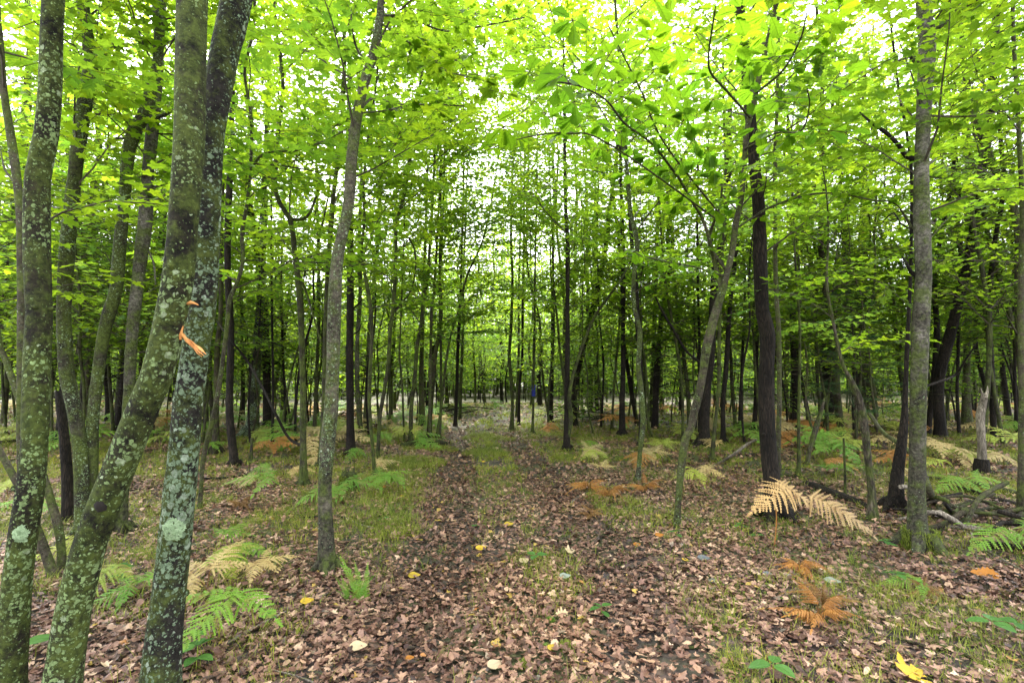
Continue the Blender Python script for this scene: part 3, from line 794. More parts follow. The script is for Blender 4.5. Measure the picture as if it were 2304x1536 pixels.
tree('blackish trunk close behind the thin pale curved sapling, half hidden by it', 'brown',
  [(485, 1020, 22), (486, 960, 16), (487, 870, 14), (489, 780, 14), (497, 700, 11), (497, 550, 11), (500, 400, 10), (505, 250, 9)], h0=3, foot=1.5)
tree('thick grey green trunk with flared foot, far back beside orange ferns', 'lichen_blue',
  [(566, 983, 32), (572, 900, 25), (576, 850, 22), (580, 760, 22), (585, 700, 20), (590, 600, 18), (592, 550, 15), (596, 400, 13), (602, 250, 11)], height=13, h0=4.5, foot=1.5, reach=2.2)
tree('bowed brown trunk kinked above its middle, a long dead limb near its foot', 'olive',
  [(683, 1095, 20), (682, 1000, 16), (682, 900, 16), (680, 800, 14), (676, 700, 14), (672, 640, 15), (661, 550, 13), (658, 515, 13), (652, 492, 13), (628, 455, 12), (618, 425, 12), (620, 380, 12), (625, 300, 11), (637, 200, 9), (631, 130, 8), (620, 40, 7)], h0=3.2,
  limbs=[[(674, 1012, 7), (650, 985, 6), (620, 930, 6), (590, 870, 5), (555, 810, 5), (525, 772, 4), (487, 722, 3), {'bark': 'dark'}], [(656, 505, 8), (690, 488, 6), (712, 440, 5), (720, 400, 4)], [(672, 600, 6), (688, 655, 5), (702, 700, 4), (722, 770, 4)]])
t8, A8, f8 = tree('large pale barked tree left of the lane, foot dark and lichen flecked, top leaning right', 'birch_olive',
  [(736, 1285, 38), (734, 1200, 36), (731, 1100, 33), (737, 1000, 36), (744, 930, 34), (748, 860, 33), (750, 800, 32), (752, 700, 33), (757, 600, 30), (765, 550, 28), (777, 500, 26), (785, 450, 27), (792, 350, 27), (805, 250, 25), (825, 170, 24), (841, 120, 22), (853, 50, 19), (858, 0, 17)],
  height=9.5, h0=3.2, kind='maple', limbs=[[(860, 55, 5), (905, 85, 5), (960, 125, 4), (1010, 160, 3), (1060, 175, 2), {'leafy': 1, 'kind': 'maple', 'size': (.09, .13), 'n': 18, 'per': 5, 'lm': 'maple'}], [(855, 30, 6), (920, 40, 5, 4.4), (1000, 70, 4, 4.6), (1080, 60, 4, 4.8), (1180, 40, 3, 5), {'leafy': 1, 'kind': 'maple', 'size': (.09, .13), 'n': 22, 'per': 5, 'lm': 'maple', 'twig': .4, 'start': .05}], [(800, 270, 5), (860, 250, 4, 4.5), (950, 235, 4, 5), (1060, 240, 3, 5.4), {'leafy': 1, 'kind': 'maple', 'size': (.08, .12), 'n': 18, 'per': 5, 'lm': 'maple', 'twig': .35}], [(815, 150, 6), (803, 110, 5), (792, 60, 4), (790, 20, 3)]])
tree('slim straight trunk hugging the left side of the pale barked tree', 'olive',
  [(722, 1045, 15), (727, 950, 13), (731, 850, 13), (734, 700, 12), (741, 560, 13), (752, 420, 11), (762, 350, 11), (771, 250, 10), (775, 130, 9), (773, 50, 9)], h0=3.0)
tree('very dark straight trunk just right of the pale barked tree', 'dark',
  [(790, 1025, 21), (788, 960, 19), (788, 900, 18), (787, 800, 19), (788, 700, 18), (788, 550, 16), (785, 470, 15), (784, 350, 13), (786, 200, 11)], h0=3.6, limbs=[[(798, 695, 5), (805, 685, 4), (814, 675, 3)], [(797, 760, 4), (806, 745, 3), (813, 728, 2)]])
tree('thin dark sinuous trunk, left one of a close pair beyond the very dark trunk', 'olive',
  [(845, 1068, 11), (840, 1030, 8), (836, 980, 8), (831, 908, 9), (832, 854, 9), (836, 765, 9), (834, 693, 9), (822, 622, 8), (813, 557, 7), (820, 500, 7), (818, 420, 6), (826, 330, 6), (845, 200, 5)], h0=3)
tree('pale whitish trunk showing between a close pair of thin dark trunks', 'birch',
  [(820, 968, 10), (825, 872, 9), (829, 800, 9), (831, 730, 9), (838, 693, 9), (843, 622, 9), (850, 550, 9), (855, 425, 8), (856, 300, 7)], h0=4)
tree('thin olive trunk, right one of the close pair, sweeping gently right as it rises', 'olive',
  [(850, 1032, 9), (852, 980, 9), (856, 926, 9), (866, 872, 9), (875, 800, 9), (878, 740, 9), (884, 700, 9), (888, 640, 9), (891, 550, 8), (893, 500, 8), (913, 425, 8), (923, 350, 7), (933, 250, 6), (953, 150, 5), (960, 110, 4)], h0=2.8,
  limbs=[[(887, 706, 6), (905, 680, 5), (926, 650, 5), (935, 600, 4), (932, 560, 4), (920, 535, 3)]])
for lab, bark, pts in (
  ('slender stem at the left end of the tight trunk cluster left of the lane', 'olive', [(924, 992, 10), (926, 908, 10), (933, 854, 10), (938, 783, 9), (947, 730, 9), (954, 675, 8), (963, 620, 7), (967, 550, 7), (975, 420, 6)]),
  ('straight pale brown stem in front of the tight trunk cluster left of the lane', 'smooth', [(967, 988, 6), (967, 908, 7), (969, 800, 7), (971, 693, 7), (976, 657, 6), (983, 550, 6), (990, 400, 5)]),
  ('thickest stem of the tight cluster left of the lane, bending right then left', 'brown', [(965, 985, 12), (968, 930, 11), (974, 860, 11), (979, 800, 10), (988, 750, 9), (993, 693, 8), (990, 620, 5), (994, 550, 5), (1000, 380, 4)]),
  ('thin vertical stem nearest the lane in the tight trunk cluster', 'olive', [(989, 987, 7), (992, 908, 6), (992, 800, 6), (990, 690, 6), (989, 600, 5), (992, 450, 4)]),
  ('long thin stem leaning steadily right across the lane from the tight cluster', 'olive', [(981, 987, 6), (994, 908, 6), (1001, 836, 6), (1012, 765, 5), (1033, 693, 5), (1051, 620, 5), (1083, 550, 4)]),
  ('dark narrow trunk at the left bend of the lane, first of two standing together', 'dark', [(1024, 957, 9), (1028, 872, 8), (1031, 765, 8), (1035, 693, 7), (1038, 604, 6), (1042, 450, 5)]),
  ('narrow trunk at the left bend of the lane, second of two standing together', 'olive', [(1035, 944, 7), (1038, 836, 7), (1042, 730, 6), (1044, 586, 5), (1050, 450, 4)]),
  ('sturdy grey brown trunk at the back of the tight cluster left of the lane', 'smooth', [(950, 955, 15), (948, 836, 12), (951, 730, 9), (955, 600, 8), (960, 450, 7)]),
  ('straight grey trunk right behind the sweeping olive trunk', 'olive', [(879, 948, 11), (881, 836, 8), (886, 765, 8), (889, 640, 7), (892, 450, 6)]),
  ('wand thin stem with a slight zigzag right of the sweeping olive trunk', 'olive', [(910, 990, 5), (908, 950, 5), (905, 870, 5), (899, 800, 5), (900, 765, 4), (905, 640, 4), (910, 500, 3)]),
  ('thin dark upright stem left of the bowed brown trunk', 'dark', [(613, 1005, 7), (614, 870, 6), (612, 720, 6), (610, 550, 5), (612, 400, 4)]),
  ('thin dark stem just left of the bowed brown trunk foot', 'dark', [(642, 972, 6), (640, 870, 6), (635, 760, 6), (633, 600, 5), (640, 450, 4)]),
  ('slim grey trunk between the bowed brown trunk and the pale barked tree', 'smooth', [(707, 972, 10), (713, 830, 9), (717, 730, 9), (716, 560, 8), (712, 400, 7)]),
  ('dark leaning trunk behind the flared grey green trunk', 'dark', [(545, 950, 12), (548, 880, 9), (545, 800, 9), (543, 700, 8), (542, 560, 7)]),
  # ---- right of the lane
  ('straight slender trunk standing right at the inner bend of the lane, mossy foot', 'olive', [(1151, 966, 10), (1153, 908, 8), (1150, 854, 8), (1146, 800, 8), (1150, 730, 7), (1153, 622, 6), (1150, 550, 6), (1151, 450, 5), (1155, 350, 4)]),
  ('left stem of the thin pair just right of the lane bend', 'olive', [(1162, 938, 7), (1167, 800, 6), (1167, 693, 6), (1169, 593, 5), (1172, 450, 4)]),
  ('right stem of the thin pair just right of the lane bend', 'dark', [(1167, 958, 7), (1169, 872, 6), (1175, 800, 6), (1176, 693, 6), (1178, 568, 5), (1180, 420, 4)]),
  ('dark trunk with a lighter one crossing it, left of the forked dark tree', 'dark', [(1239, 947, 12), (1241, 872, 9), (1243, 800, 9), (1243, 730, 8), (1243, 640, 7), (1246, 500, 6)]),
  ('thin stem slanting from upper left into the foot of the forked dark tree', 'olive', [(1276, 975, 9), (1273, 908, 8), (1268, 847, 7), (1259, 783, 6), (1255, 730, 5), (1246, 640, 4), (1244, 550, 4), (1238, 430, 3)]),
  ('ghostly grey trunk right behind the forked dark tree', 'smooth', [(1287, 930, 10), (1286, 800, 9), (1289, 730, 9), (1292, 640, 8), (1297, 480, 7)]),
  ('left of two dark far trunks between the forked dark tree and the black trunk', 'dark', [(1329, 927, 11), (1325, 780, 9), (1322, 640, 8), (1320, 480, 7)]),
  ('right of two dark far trunks between the forked dark tree and the black trunk', 'dark', [(1343, 927, 11), (1341, 800, 9), (1339, 650, 8), (1340, 480, 7)]),
  ('thin dark wavering stem just left of the black trunk', 'dark', [(1352, 966, 6), (1357, 872, 5), (1357, 800, 5), (1348, 710, 4), (1345, 600, 4)]),
  ('thin stem leaning right close to the left side of the black trunk', 'olive', [(1377, 969, 7), (1379, 908, 6), (1386, 820, 6), (1395, 710, 5), (1400, 600, 4)]),
  ('black straight trunk left of the curvy pale trunk', 'dark', [(1400, 979, 15), (1400, 908, 13), (1402, 836, 12), (1402, 730, 11), (1402, 597, 10), (1400, 500, 9), (1398, 440, 8)]),
  ('grey blotched trunk between the curvy pale trunk and the fork topped tree', 'olive', [(1463, 948, 12), (1468, 860, 11), (1470, 800, 10), (1475, 640, 10), (1480, 480, 8)]),
  ('faint grey trunk immediately right of the grey blotched one', 'smooth', [(1488, 927, 11), (1487, 836, 10), (1489, 700, 9), (1492, 500, 8)]),
  ('dark stem right of the fork topped tree, straight and evenly thick', 'dark', [(1627, 996, 13), (1627, 908, 11), (1633, 836, 12), (1640, 730, 11), (1645, 657, 10), (1656, 568, 9), (1665, 430, 8)]),
  ('slim knotty stem touching the right side of the fork topped tree', 'olive', [(1602, 1034, 10), (1606, 980, 9), (1617, 872, 9), (1618, 765, 9), (1622, 640, 8), (1630, 480, 6)]),
  ('narrow dark stem among green pine needles left of the rusty dark trunk', 'dark', [(1663, 978, 8), (1667, 872, 7), (1672, 765, 7), (1676, 657, 6), (1674, 586, 6), (1670, 550, 5)]),
  ('dark stub footed trunk hidden behind the rusty dark trunk', 'dark', [(1698, 975, 15), (1700, 900, 10), (1703, 780, 9), (1706, 600, 8)]),
  ('light grey slender trunk just right of the rusty dark trunk', 'smooth', [(1751, 1070, 13), (1751, 1030, 12), (1753, 908, 12), (1753, 800, 12), (1751, 730, 12), (1745, 622, 11), (1744, 500, 10), (1744, 350, 10), (1748, 250, 9), (1751, 110, 8)]),
  ('thin green grey stem left of the big dark far trunk', 'olive', [(1797, 1065, 10), (1797, 952, 8), (1799, 834, 7), (1799, 729, 6), (1790, 600, 5), (1785, 450, 4)]),
  ('large dark far trunk standing behind orange ferns on the right', 'dark', [(1865, 952, 38), (1860, 850, 28), (1857, 780, 22), (1855, 600, 18), (1853, 500, 15), (1850, 300, 12)]),
  ('long trunk leaning up to the right through pine greenery', 'smooth', [(1765, 932, 14), (1772, 750, 13), (1781, 650, 13), (1801, 525, 12), (1813, 425, 11), (1831, 300, 11), (1856, 175, 12), (1886, 75, 10), (1896, 0, 9)]),
  ('tall trunk with needles around its lower part, left of the big pale right tree', 'brown', [(1950, 932, 14), (1948, 834, 16), (1940, 756, 22), (1942, 620, 20), (1944, 500, 18), (1944, 400, 17), (1944, 225, 13), (1946, 75, 12)]),
  ('slender mottled trunk slanting left behind the broken crooked one', 'smooth', [(1945, 950, 13), (1936, 700, 12), (1921, 600, 11), (1908, 500, 10), (1906, 375, 10), (1893, 290, 9), (1885, 180, 7)]),
  ('straight smooth trunk with a pale sawn limb stub, right of the big pale tree', 'smooth', [(2176, 962, 27), (2174, 873, 21), (2176, 795, 18), (2178, 700, 16), (2176, 600, 14), (2178, 450, 14), (2177, 400, 14), (2174, 280, 11), (2172, 150, 9)]),
  ('thin grey trunk squeezed between two smooth ones on the right', 'smooth', [(2190, 927, 12), (2193, 800, 10), (2193, 640, 8), (2196, 450, 7)]),
  ('smooth olive trunk right beside the one with the sawn stub', 'olive', [(2209, 932, 17), (2209, 795, 16), (2209, 640, 13), (2202, 500, 12), (2198, 400, 11), (2200, 270, 10)]),
  ('pinkish brown flaky trunk left of the smooth trunk with the sawn stub', 'rot', [(2152, 895, 19), (2152, 780, 18), (2146, 660, 13), (2142, 500, 10)]),
  ('narrow trunk standing left of the pinkish brown flaky one', 'olive', [(2131, 954, 11), (2133, 776, 8), (2125, 650, 7), (2122, 480, 6)]),
  ('dark trunk near the right edge with slanting dead limbs', 'dark', [(2260, 905, 15), (2255, 830, 12), (2244, 760, 11), (2235, 640, 9), (2240, 480, 8)]),
  ('grey trunk at the far right edge of the woods', 'smooth', [(2296, 1180, 22), (2299, 1050, 20), (2300, 900, 18), (2296, 700, 16), (2300, 480, 14), (2290, 250, 12)]),
  ):
    near = pts[0][1] > 960
    tree(lab, bark, pts, h0=2.6 if near else 2.2, height=12 + (pts[0][0] * 7 % 5), n_br=24 if near else 22, reach=1.7, leaf='maple' if (pts[0][0] % 3) else 'dull', dens=.85)

tree('slender stem with a blue painted band, standing beyond the lane bend', 'olive',
  [(1198, 972, 7), (1200, 908, 5), (1201, 800, 6), (1203, 730, 5), (1203, 657, 5), (1205, 550, 4), (1208, 420, 4)], h0=3.5)
bt = [o for o in COL.objects if o.get('label', '').startswith('slender stem with a blue')][0]
g = MB(); p_, s_ = on_plane(1200.5, 878, on_ground(1198, 972)[1] - .0)
tube(g, np.array([[0, 0, -.16], [0, 0, 0], [.005, 0, .16]]) + p_, np.array([.052, .052, .05]), 10, 0, .05, 3)
g.build('paint_band', M['blue'], bt, off=np.array(bt.location))

tree('forked dark tree right of the lane with one long limb reaching up right', 'dark',
  [(1276, 1012, 16), (1275, 965, 14), (1276, 908, 13), (1276, 836, 12), (1277, 765, 11), (1277, 693, 10), (1277, 550, 10), (1272, 450, 8), (1270, 300, 7)], h0=3.0,
  limbs=[[(1282, 1000, 9), (1284, 940, 11), (1281, 890, 9), (1293, 829, 8), (1318, 758, 7), (1339, 711, 6), (1364, 675, 6), (1397, 629, 5), (1418, 590, 4), (1440, 540, 3), {'bark': 'olive', 'leafy': 1, 'kind': 'maple', 'size': (.09, .13), 'n': 7, 'per': 4, 'start': .7, 'lm': 'maple'}]])
tree('curvy pale olive trunk winding upward right of the black trunk', 'lichen_thin',
  [(1436, 1086, 11), (1440, 1015, 11), (1447, 944, 13), (1442, 872, 13), (1436, 818, 12), (1440, 747, 12), (1427, 693, 11), (1426, 622, 10), (1434, 550, 11), (1418, 475, 10), (1413, 400, 9), (1400, 300, 8), (1398, 200, 9), (1390, 100, 7)], h0=2.8, kind='maple')
tree('dark trunk hidden behind the curvy pale olive trunk', 'dark',
  [(1440, 1002, 8), (1443, 872, 11), (1434, 730, 11), (1432, 657, 11), (1422, 550, 9), (1412, 420, 8)], h0=3)
big = {'leafy': 1, 'kind': 'oak', 'lm': 'near'}
t10, A10, f10 = tree('curving smooth brown tree with forked top, holding out large oak like leaves', 'smooth',
  [(1523, 1187, 15), (1527, 1120, 16), (1533, 1050, 18), (1541, 990, 19), (1554, 962, 19), (1562, 926, 19), (1572, 890, 20), (1582, 836, 20), (1590, 783, 21), (1603, 730, 21), (1613, 693, 21), (1624, 657, 19), (1633, 622, 17), (1647, 568, 15), (1656, 500, 15), (1668, 450, 14), (1674, 375, 13), (1679, 300, 13), (1691, 250, 14), (1708, 175, 14), (1726, 100, 12), (1743, 25, 11), (1748, 0, 11)],
  height=8, h0=3.4, kind='maple', n_br=14,
  limbs=[[(1622, 650, 10), (1608, 590, 9), (1596, 540, 8), (1580, 490, 7), (1561, 460, 6, 5.0), (1536, 415, 6, 4.8), (1523, 395, 6, 4.5), (1468, 325, 5, 4.0), (1408, 280, 5, 3.5), (1368, 230, 4.5, 3.1), (1330, 205, 4, 2.9), (1283, 188, 4, 2.7), (1200, 182, 3, 2.6), {**big, 'n': 22, 'per': 6, 'size': (.10, .15), 'twig': .34, 'start': .25}],
         [(1610, 600, 8), (1603, 565, 8), (1596, 530, 7), (1618, 470, 5), (1625, 420, 4), {**big, 'n': 5, 'size': (.1, .14)}],
         [(1666, 510, 5), (1700, 485, 5), (1736, 465, 5), (1811, 440, 5), (1881, 435, 4), (1961, 450, 4), (2016, 460, 3), (2061, 525, 3), {**big, 'n': 9, 'per': 4, 'size': (.08, .13), 'start': .1, 'twig': .2}],
         [(1679, 330, 5), (1746, 300, 4, 4.6), (1801, 295, 4, 4.1), (1821, 240, 3, 3.7), (1816, 200, 3, 3.4), {**big, 'n': 12, 'per': 5, 'size': (.1, .16)}],
         [(1690, 250, 6), (1640, 210, 5, 4.6), (1600, 165, 5, 4.0), (1595, 120, 4, 3.5), (1603, 60, 4, 3.1), (1610, 15, 3, 2.9), {**big, 'n': 14, 'per': 6, 'size': (.10, .15)}],
         [(1700, 200, 6), (1760, 160, 5, 4.4), (1800, 90, 4, 3.8), (1815, 30, 3, 3.4), {**big, 'n': 11, 'per': 6, 'size': (.1, .16)}],
         [(1615, 620, 4), (1560, 600, 3, 5.0), (1480, 585, 3, 4.7), (1400, 560, 2, 4.4), {**big, 'n': 9, 'per': 4, 'size': (.08, .12), 'twig': .2}],
         [(1520, 395, 5, 4.5), (1500, 330, 4, 4.1), (1445, 210, 4, 3.7), (1400, 120, 3, 3.2), (1370, 60, 3, 2.9), {**big, 'n': 15, 'per': 6, 'size': (.10, .15), 'start': .1}], [(1470, 330, 5, 4.0), (1380, 330, 4, 3.9), (1280, 300, 4, 3.8), (1180, 310, 3, 3.9), (1090, 340, 2, 4.0), {**big, 'n': 16, 'per': 6, 'size': (.09, .14), 'start': .1}]])
tree('dark trunk close behind the curving forked brown tree', 'dark',
  [(1585, 1003, 25), (1586, 944, 22), (1590, 872, 22), (1600, 800, 19), (1604, 693, 18), (1611, 586, 18), (1621, 560, 17), (1628, 500, 15), (1638, 400, 14), (1640, 300, 13), (1645, 150, 11)], h0=3.6,
  limbs=[[(1572, 833, 6), (1545, 790, 6), (1518, 747, 6), (1490, 700, 5), (1475, 668, 4)]])
tree('narrow stem rising with a slight right lean left of the curving forked tree', 'olive',
  [(1536, 992, 7), (1536, 908, 7), (1531, 836, 7), (1520, 765, 7), (1507, 693, 7), (1495, 622, 6), (1489, 550, 5), (1480, 400, 4)], h0=2.8)
t9, A9, f9 = tree('rusty dark trunk with an elbow at its middle, pale dead fern against its foot', 'dark',
  [(1744, 1162, 42), (1738, 1090, 38), (1733, 1050, 38), (1727, 980, 38), (1724, 872, 40), (1726, 800, 39), (1727, 752, 40), (1716, 700, 34), (1713, 657, 33), (1710, 575, 33), (1706, 450, 30), (1698, 375, 28), (1693, 300, 26), (1685, 225, 27), (1680, 150, 28), (1676, 110, 25), (1668, 50, 22), (1664, 0, 20)],
  height=10, h0=3.3, limbs=[[(1680, 120, 10), (1668, 95, 7), (1662, 75, 4)]])
t11, A11, f11 = tree('broken crooked trunk with shredded bark and a thin bare top curving left', 'rot',
  [(1963, 1168, 25), (1961, 1108, 20), (1953, 1030, 20), (1944, 952, 21), (1932, 897, 20), (1920, 868, 16), (1914, 852, 11), (1897, 823, 10), (1885, 776, 9), (1873, 717, 8), (1862, 659, 8), (1860, 608, 7), (1862, 575, 6), (1864, 520, 5), (1860, 440, 4), (1852, 380, 3)], topless=True, h0=1.9, n_br=7, reach=.8, kind='maple')
t12, A12, f12 = tree('big pale banded tree with dead limb stubs and a moss covered foot', 'birch',
  [(2072, 1227, 58), (2065, 1186, 46), (2063, 1108, 43), (2065, 1030, 42), (2065, 952, 42), (2066, 873, 42), (2068, 795, 44), (2069, 740, 46), (2076, 650, 42), (2078, 600, 42), (2076, 500, 42), (2074, 400, 38), (2076, 300, 37), (2080, 200, 39), (2086, 100, 44), (2080, 40, 40), (2078, 0, 38)],
  height=9.5, h0=3.4, sides=24, kind='maple',
  limbs=[[(2058, 366, 14), (2040, 352, 11), (2018, 322, 9), (1990, 296, 8), (1965, 280, 6), (1935, 254, 4), {'bark': 'dark'}], [(2062, 640, 11), (2050, 612, 8), (2040, 592, 6), (2030, 578, 4), {'bark': 'dark'}], [(2092, 512, 14), (2101, 500, 9), (2105, 492, 4)],
         [(2050, 140, 16), (2047, 122, 10), (2042, 112, 5)], [(2105, 70, 12), (2128, 52, 8), (2150, 30, 6), (2200, 0, 4), {'leafy': 1, 'kind': 'maple', 'lm': 'maple', 'n': 6}], [(2085, 372, 9), (2100, 362, 5), (2107, 356, 3)],
         [(2085, 872, 6), (2120, 856, 5), (2150, 842, 5), (2175, 805, 4), (2200, 770, 3), {'bark': 'dark'}], [(2048, 530, 4), (2030, 505, 3), (2010, 480, 3), (1985, 500, 2), {'bark': 'dark'}],
         [(2100, 262, 5), (2180, 262, 4), (2290, 245, 3), {'leafy': 1, 'kind': 'maple', 'lm': 'maple', 'n': 12, 'per': 6, 'size': (.09, .13), 'start': .05}]])
g = MB(); c = f12; n = 2600; a = rng.random(n) * 2 * PI; hz = rng.random(n) ** 1.6 * .2
rr = .13 + .035 * rng.random(n) - hz * .12
blades(g, c[0] + np.cos(a) * rr, c[1] + np.sin(a) * rr, rng.uniform(.012, .03, n), np.full(n, .006), rng.uniform(.3, 1.2, n), rng.uniform(0, .5, n), z0=c[2] + hz)
g.build('moss_collar', M['grass'], t12, off=f12)
tree('black trunk leaning left out from behind the big pale banded tree', 'dark',
  [(2014, 1148, 42), (2018, 1090, 34), (2022, 1050, 30), (2033, 970, 22), (2037, 893, 15), (2040, 800, 12), (2045, 700, 10), (2050, 550, 9)], h0=3.2)
# orange splinter, wound and hollows on the leaning trunk
def part_on(root, name, m_, pts, sides=8, rough=.25, seed=1):
    P = np.array([[*on_plane(x, y, Y)[0], w * on_plane(x, y, Y)[1] / 2] for x, y, w, Y in pts]); P = catmull(P, .02)
    g = MB(); tube(g, P[:, :3], np.maximum(P[:, 3], .001), sides, 0, rough, seed)
    return g.build(name, M[m_], root, off=np.array(root.location))
for k_, (ya, wd_) in enumerate(((0, 7), (5, 6), (9, 3), (-3, 3))):
    part_on(t2, 'splinter', 'splinter', [(408 + k_, 752 + ya * .3, wd_, 1.99), (420, 763 + ya * .6, wd_, 1.97), (436, 774 + ya, wd_ * .9, 1.94 - .004 * k_), (450 - k_ * 3, 785 + ya, wd_ * .7, 1.92), (464 - 5 * k_, 797 + ya * .6, 1, 1.9)], sides=5, rough=.5, seed=20 + k_)
part_on(t2, 'torn_wood', 'splinter', [(429, 676, 4, 2.0), (420, 690, 7, 1.997), (414, 710, 8, 1.992), (411, 730, 6, 1.99), (408, 748, 7, 1.988), (406, 764, 5, 1.985)], rough=.4, seed=4)
part_on(t2, 'torn_wood', 'splinter', [(418, 684, 6, 1.99), (432, 681, 6, 1.96), (446, 686, 2, 1.94)], rough=.3, seed=5)
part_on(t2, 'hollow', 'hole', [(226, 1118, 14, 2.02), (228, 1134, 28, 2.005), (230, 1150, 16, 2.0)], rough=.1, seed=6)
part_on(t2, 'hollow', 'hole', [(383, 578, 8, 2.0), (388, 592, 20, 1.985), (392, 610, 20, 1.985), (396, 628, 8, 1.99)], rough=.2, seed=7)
def rosette(root, x, y, Y, r, m_='lich'):
    c, s = on_plane(x, y, Y); g = MB(); n = 420
    a = rng.random(n) * 2 * PI; q_ = np.sqrt(rng.random(n)) * r * (1 + .12 * np.sin(a * 5))
    pos = np.stack([c[0] + np.cos(a) * q_, np.full(n, c[1]) + .012 * (q_ / r) ** 2 - rng.random(n) * .003, c[2] + np.sin(a) * q_], -1)
    fd = np.stack([np.cos(a), np.zeros(n), np.sin(a)], -1) + rng.normal(0, .4, (n, 3)) * [1, .3, 1]
    nr = np.stack([rng.normal(0, .35, n), -np.ones(n), rng.normal(0, .35, n)], -1)
    leaves(g, TPL['star'], pos, fd, nr, rng.uniform(.007, .013, n), 0)
    return g.build('lichen_rosette', M['rosette'], root, smooth=(), off=np.array(root.location))
M['rosette'] = plain_mat('pale lichen', [(.3, (.18, .27, .13)), (.7, (.36, .46, .28))], 90, 1, .3)
rosette(t3, 387, 1192, 2.35 - .082, .042)
rosette(t1, 41, 1203, 2.3 - .072, .028)
c, s = on_plane(2168, 428, on_ground(2176, 962)[1] - .25)
vt = [o for o in COL.objects if 'pale sawn limb stub' in o.get('label', '')][0]
g = MB(); tube(g, [c + [.12, .3, -.1], c], [.07, .1], 10, 0, .05, 2); st = g.build('limb', M['smooth'], vt, off=np.array(vt.location))
g = MB(); tube(g, [c, c + [-.008, -.02, .006]], [.12, .115], 14, 0, .08, 2); o = g.build('sawn_face', M['cut'], st, off=np.array(vt.location))

# ---- broken snags and stumps
tree('pale broken snag with a jagged top among ferns at the right', 'pale',
  [(2209, 1068, 27), (2209, 1014, 22), (2207, 971, 22), (2206, 932, 24), (2213, 900, 20), (2216, 885, 15)], topless=True, crown_on=False, name='broken_snag', cat='dead tree')
sn = [o for o in COL.objects if o.get('label', '').startswith('pale broken snag')][0]
Ys = on_ground(2209, 1068)[1]
part_on(sn, 'splinter', 'pale', [(2211, 900, 8, Ys), (2209, 885, 5, Ys), (2207, 872, 1, Ys)])
part_on(sn, 'splinter', 'pale', [(2217, 895, 9, Ys), (2221, 880, 5, Ys), (2222, 868, 1, Ys)])
part_on(sn, 'dark_foot', 'dark', [(2209, 1072, 32, Ys), (2209, 1050, 30, Ys), (2209, 1032, 26, Ys)], rough=.1)
tree('leaning brown stub with a splintered top, left of the broken crooked trunk', 'rot',
  [(1816, 1048, 8), (1822, 1010, 10), (1830, 985, 14), (1838, 955, 14), (1848, 925, 10), (1855, 895, 4)], topless=True, crown_on=False, name='broken_snag', cat='dead tree')
tree('thin upright stick stub left of the foot of the broken crooked trunk', 'olive',
  [(1902, 1122, 7), (1901, 1060, 6), (1899, 1010, 6), (1898, 985, 5)], topless=True, crown_on=False, name='broken_snag', cat='dead tree')
tree('short reddish stub left of the bowed brown trunk, orange fern beside it', 'rot',
  [(564, 1034, 8), (566, 1005, 7), (567, 985, 8)], topless=True, crown_on=False, name='broken_snag', cat='dead tree')
def stump(px, py, r, h, label, bark='olive', mossy=True):
    c = on_ground(px, py)
    o = empty('stump', c, label, 'stump')
    g = MB(); n = 9
    zz = np.linspace(-.06, h, n); tube(g, np.stack([c[0] + .02 * zz, np.full(n, c[1]), c[2] + zz], -1), r * (1 + .5 * np.exp(-np.clip(zz, 0, 9) / .05)), 18, 0, .16, px)
    g.build('wood', M[bark], o, off=c)
    g = MB()
    for k in range(7):
        a = k * .9; q_ = c + np.array([math.cos(a) * r * .75, math.sin(a) * r * .75, h])
        tube(g, [q_ - [0, 0, .04], q_ + [0, 0, rng.uniform(.02, .07)]], [r * .22, r * .04], 6, 0, .2, k)
    g.build('broken_rim', M['rot'], o, off=c)
    if mossy:
        g = MB(); n = 2200; a = rng.random(n) * 2 * PI; hz = rng.random(n) * h * .9
        rr = r * (1.05 + .4 * np.exp(-hz / .06)); s = fnoise(np.cos(a) * 2 + px, hz * 9 + a, 1.5, 3) > .42
        blades(g, (c[0] + np.cos(a) * rr)[s], (c[1] + np.sin(a) * rr)[s], rng.uniform(.012, .03, s.sum()), np.full(s.sum(), .008), rng.uniform(.4, 1.3, s.sum()), rng.uniform(0, .6, s.sum()), z0=(c[2] + hz)[s])
        g.build('moss_cover', M['grass'], o, off=c)
stump(783, 1108, .10, .22, 'low mossy stump right of the pale barked tree, ferns around it')
stump(1440, 1010, .07, .12, 'small rotten stump behind the curvy pale olive trunk', 'dark', False)
stump(640, 1030, .05, .1, 'tiny broken stump left of the bowed brown trunk foot', 'rot', False)

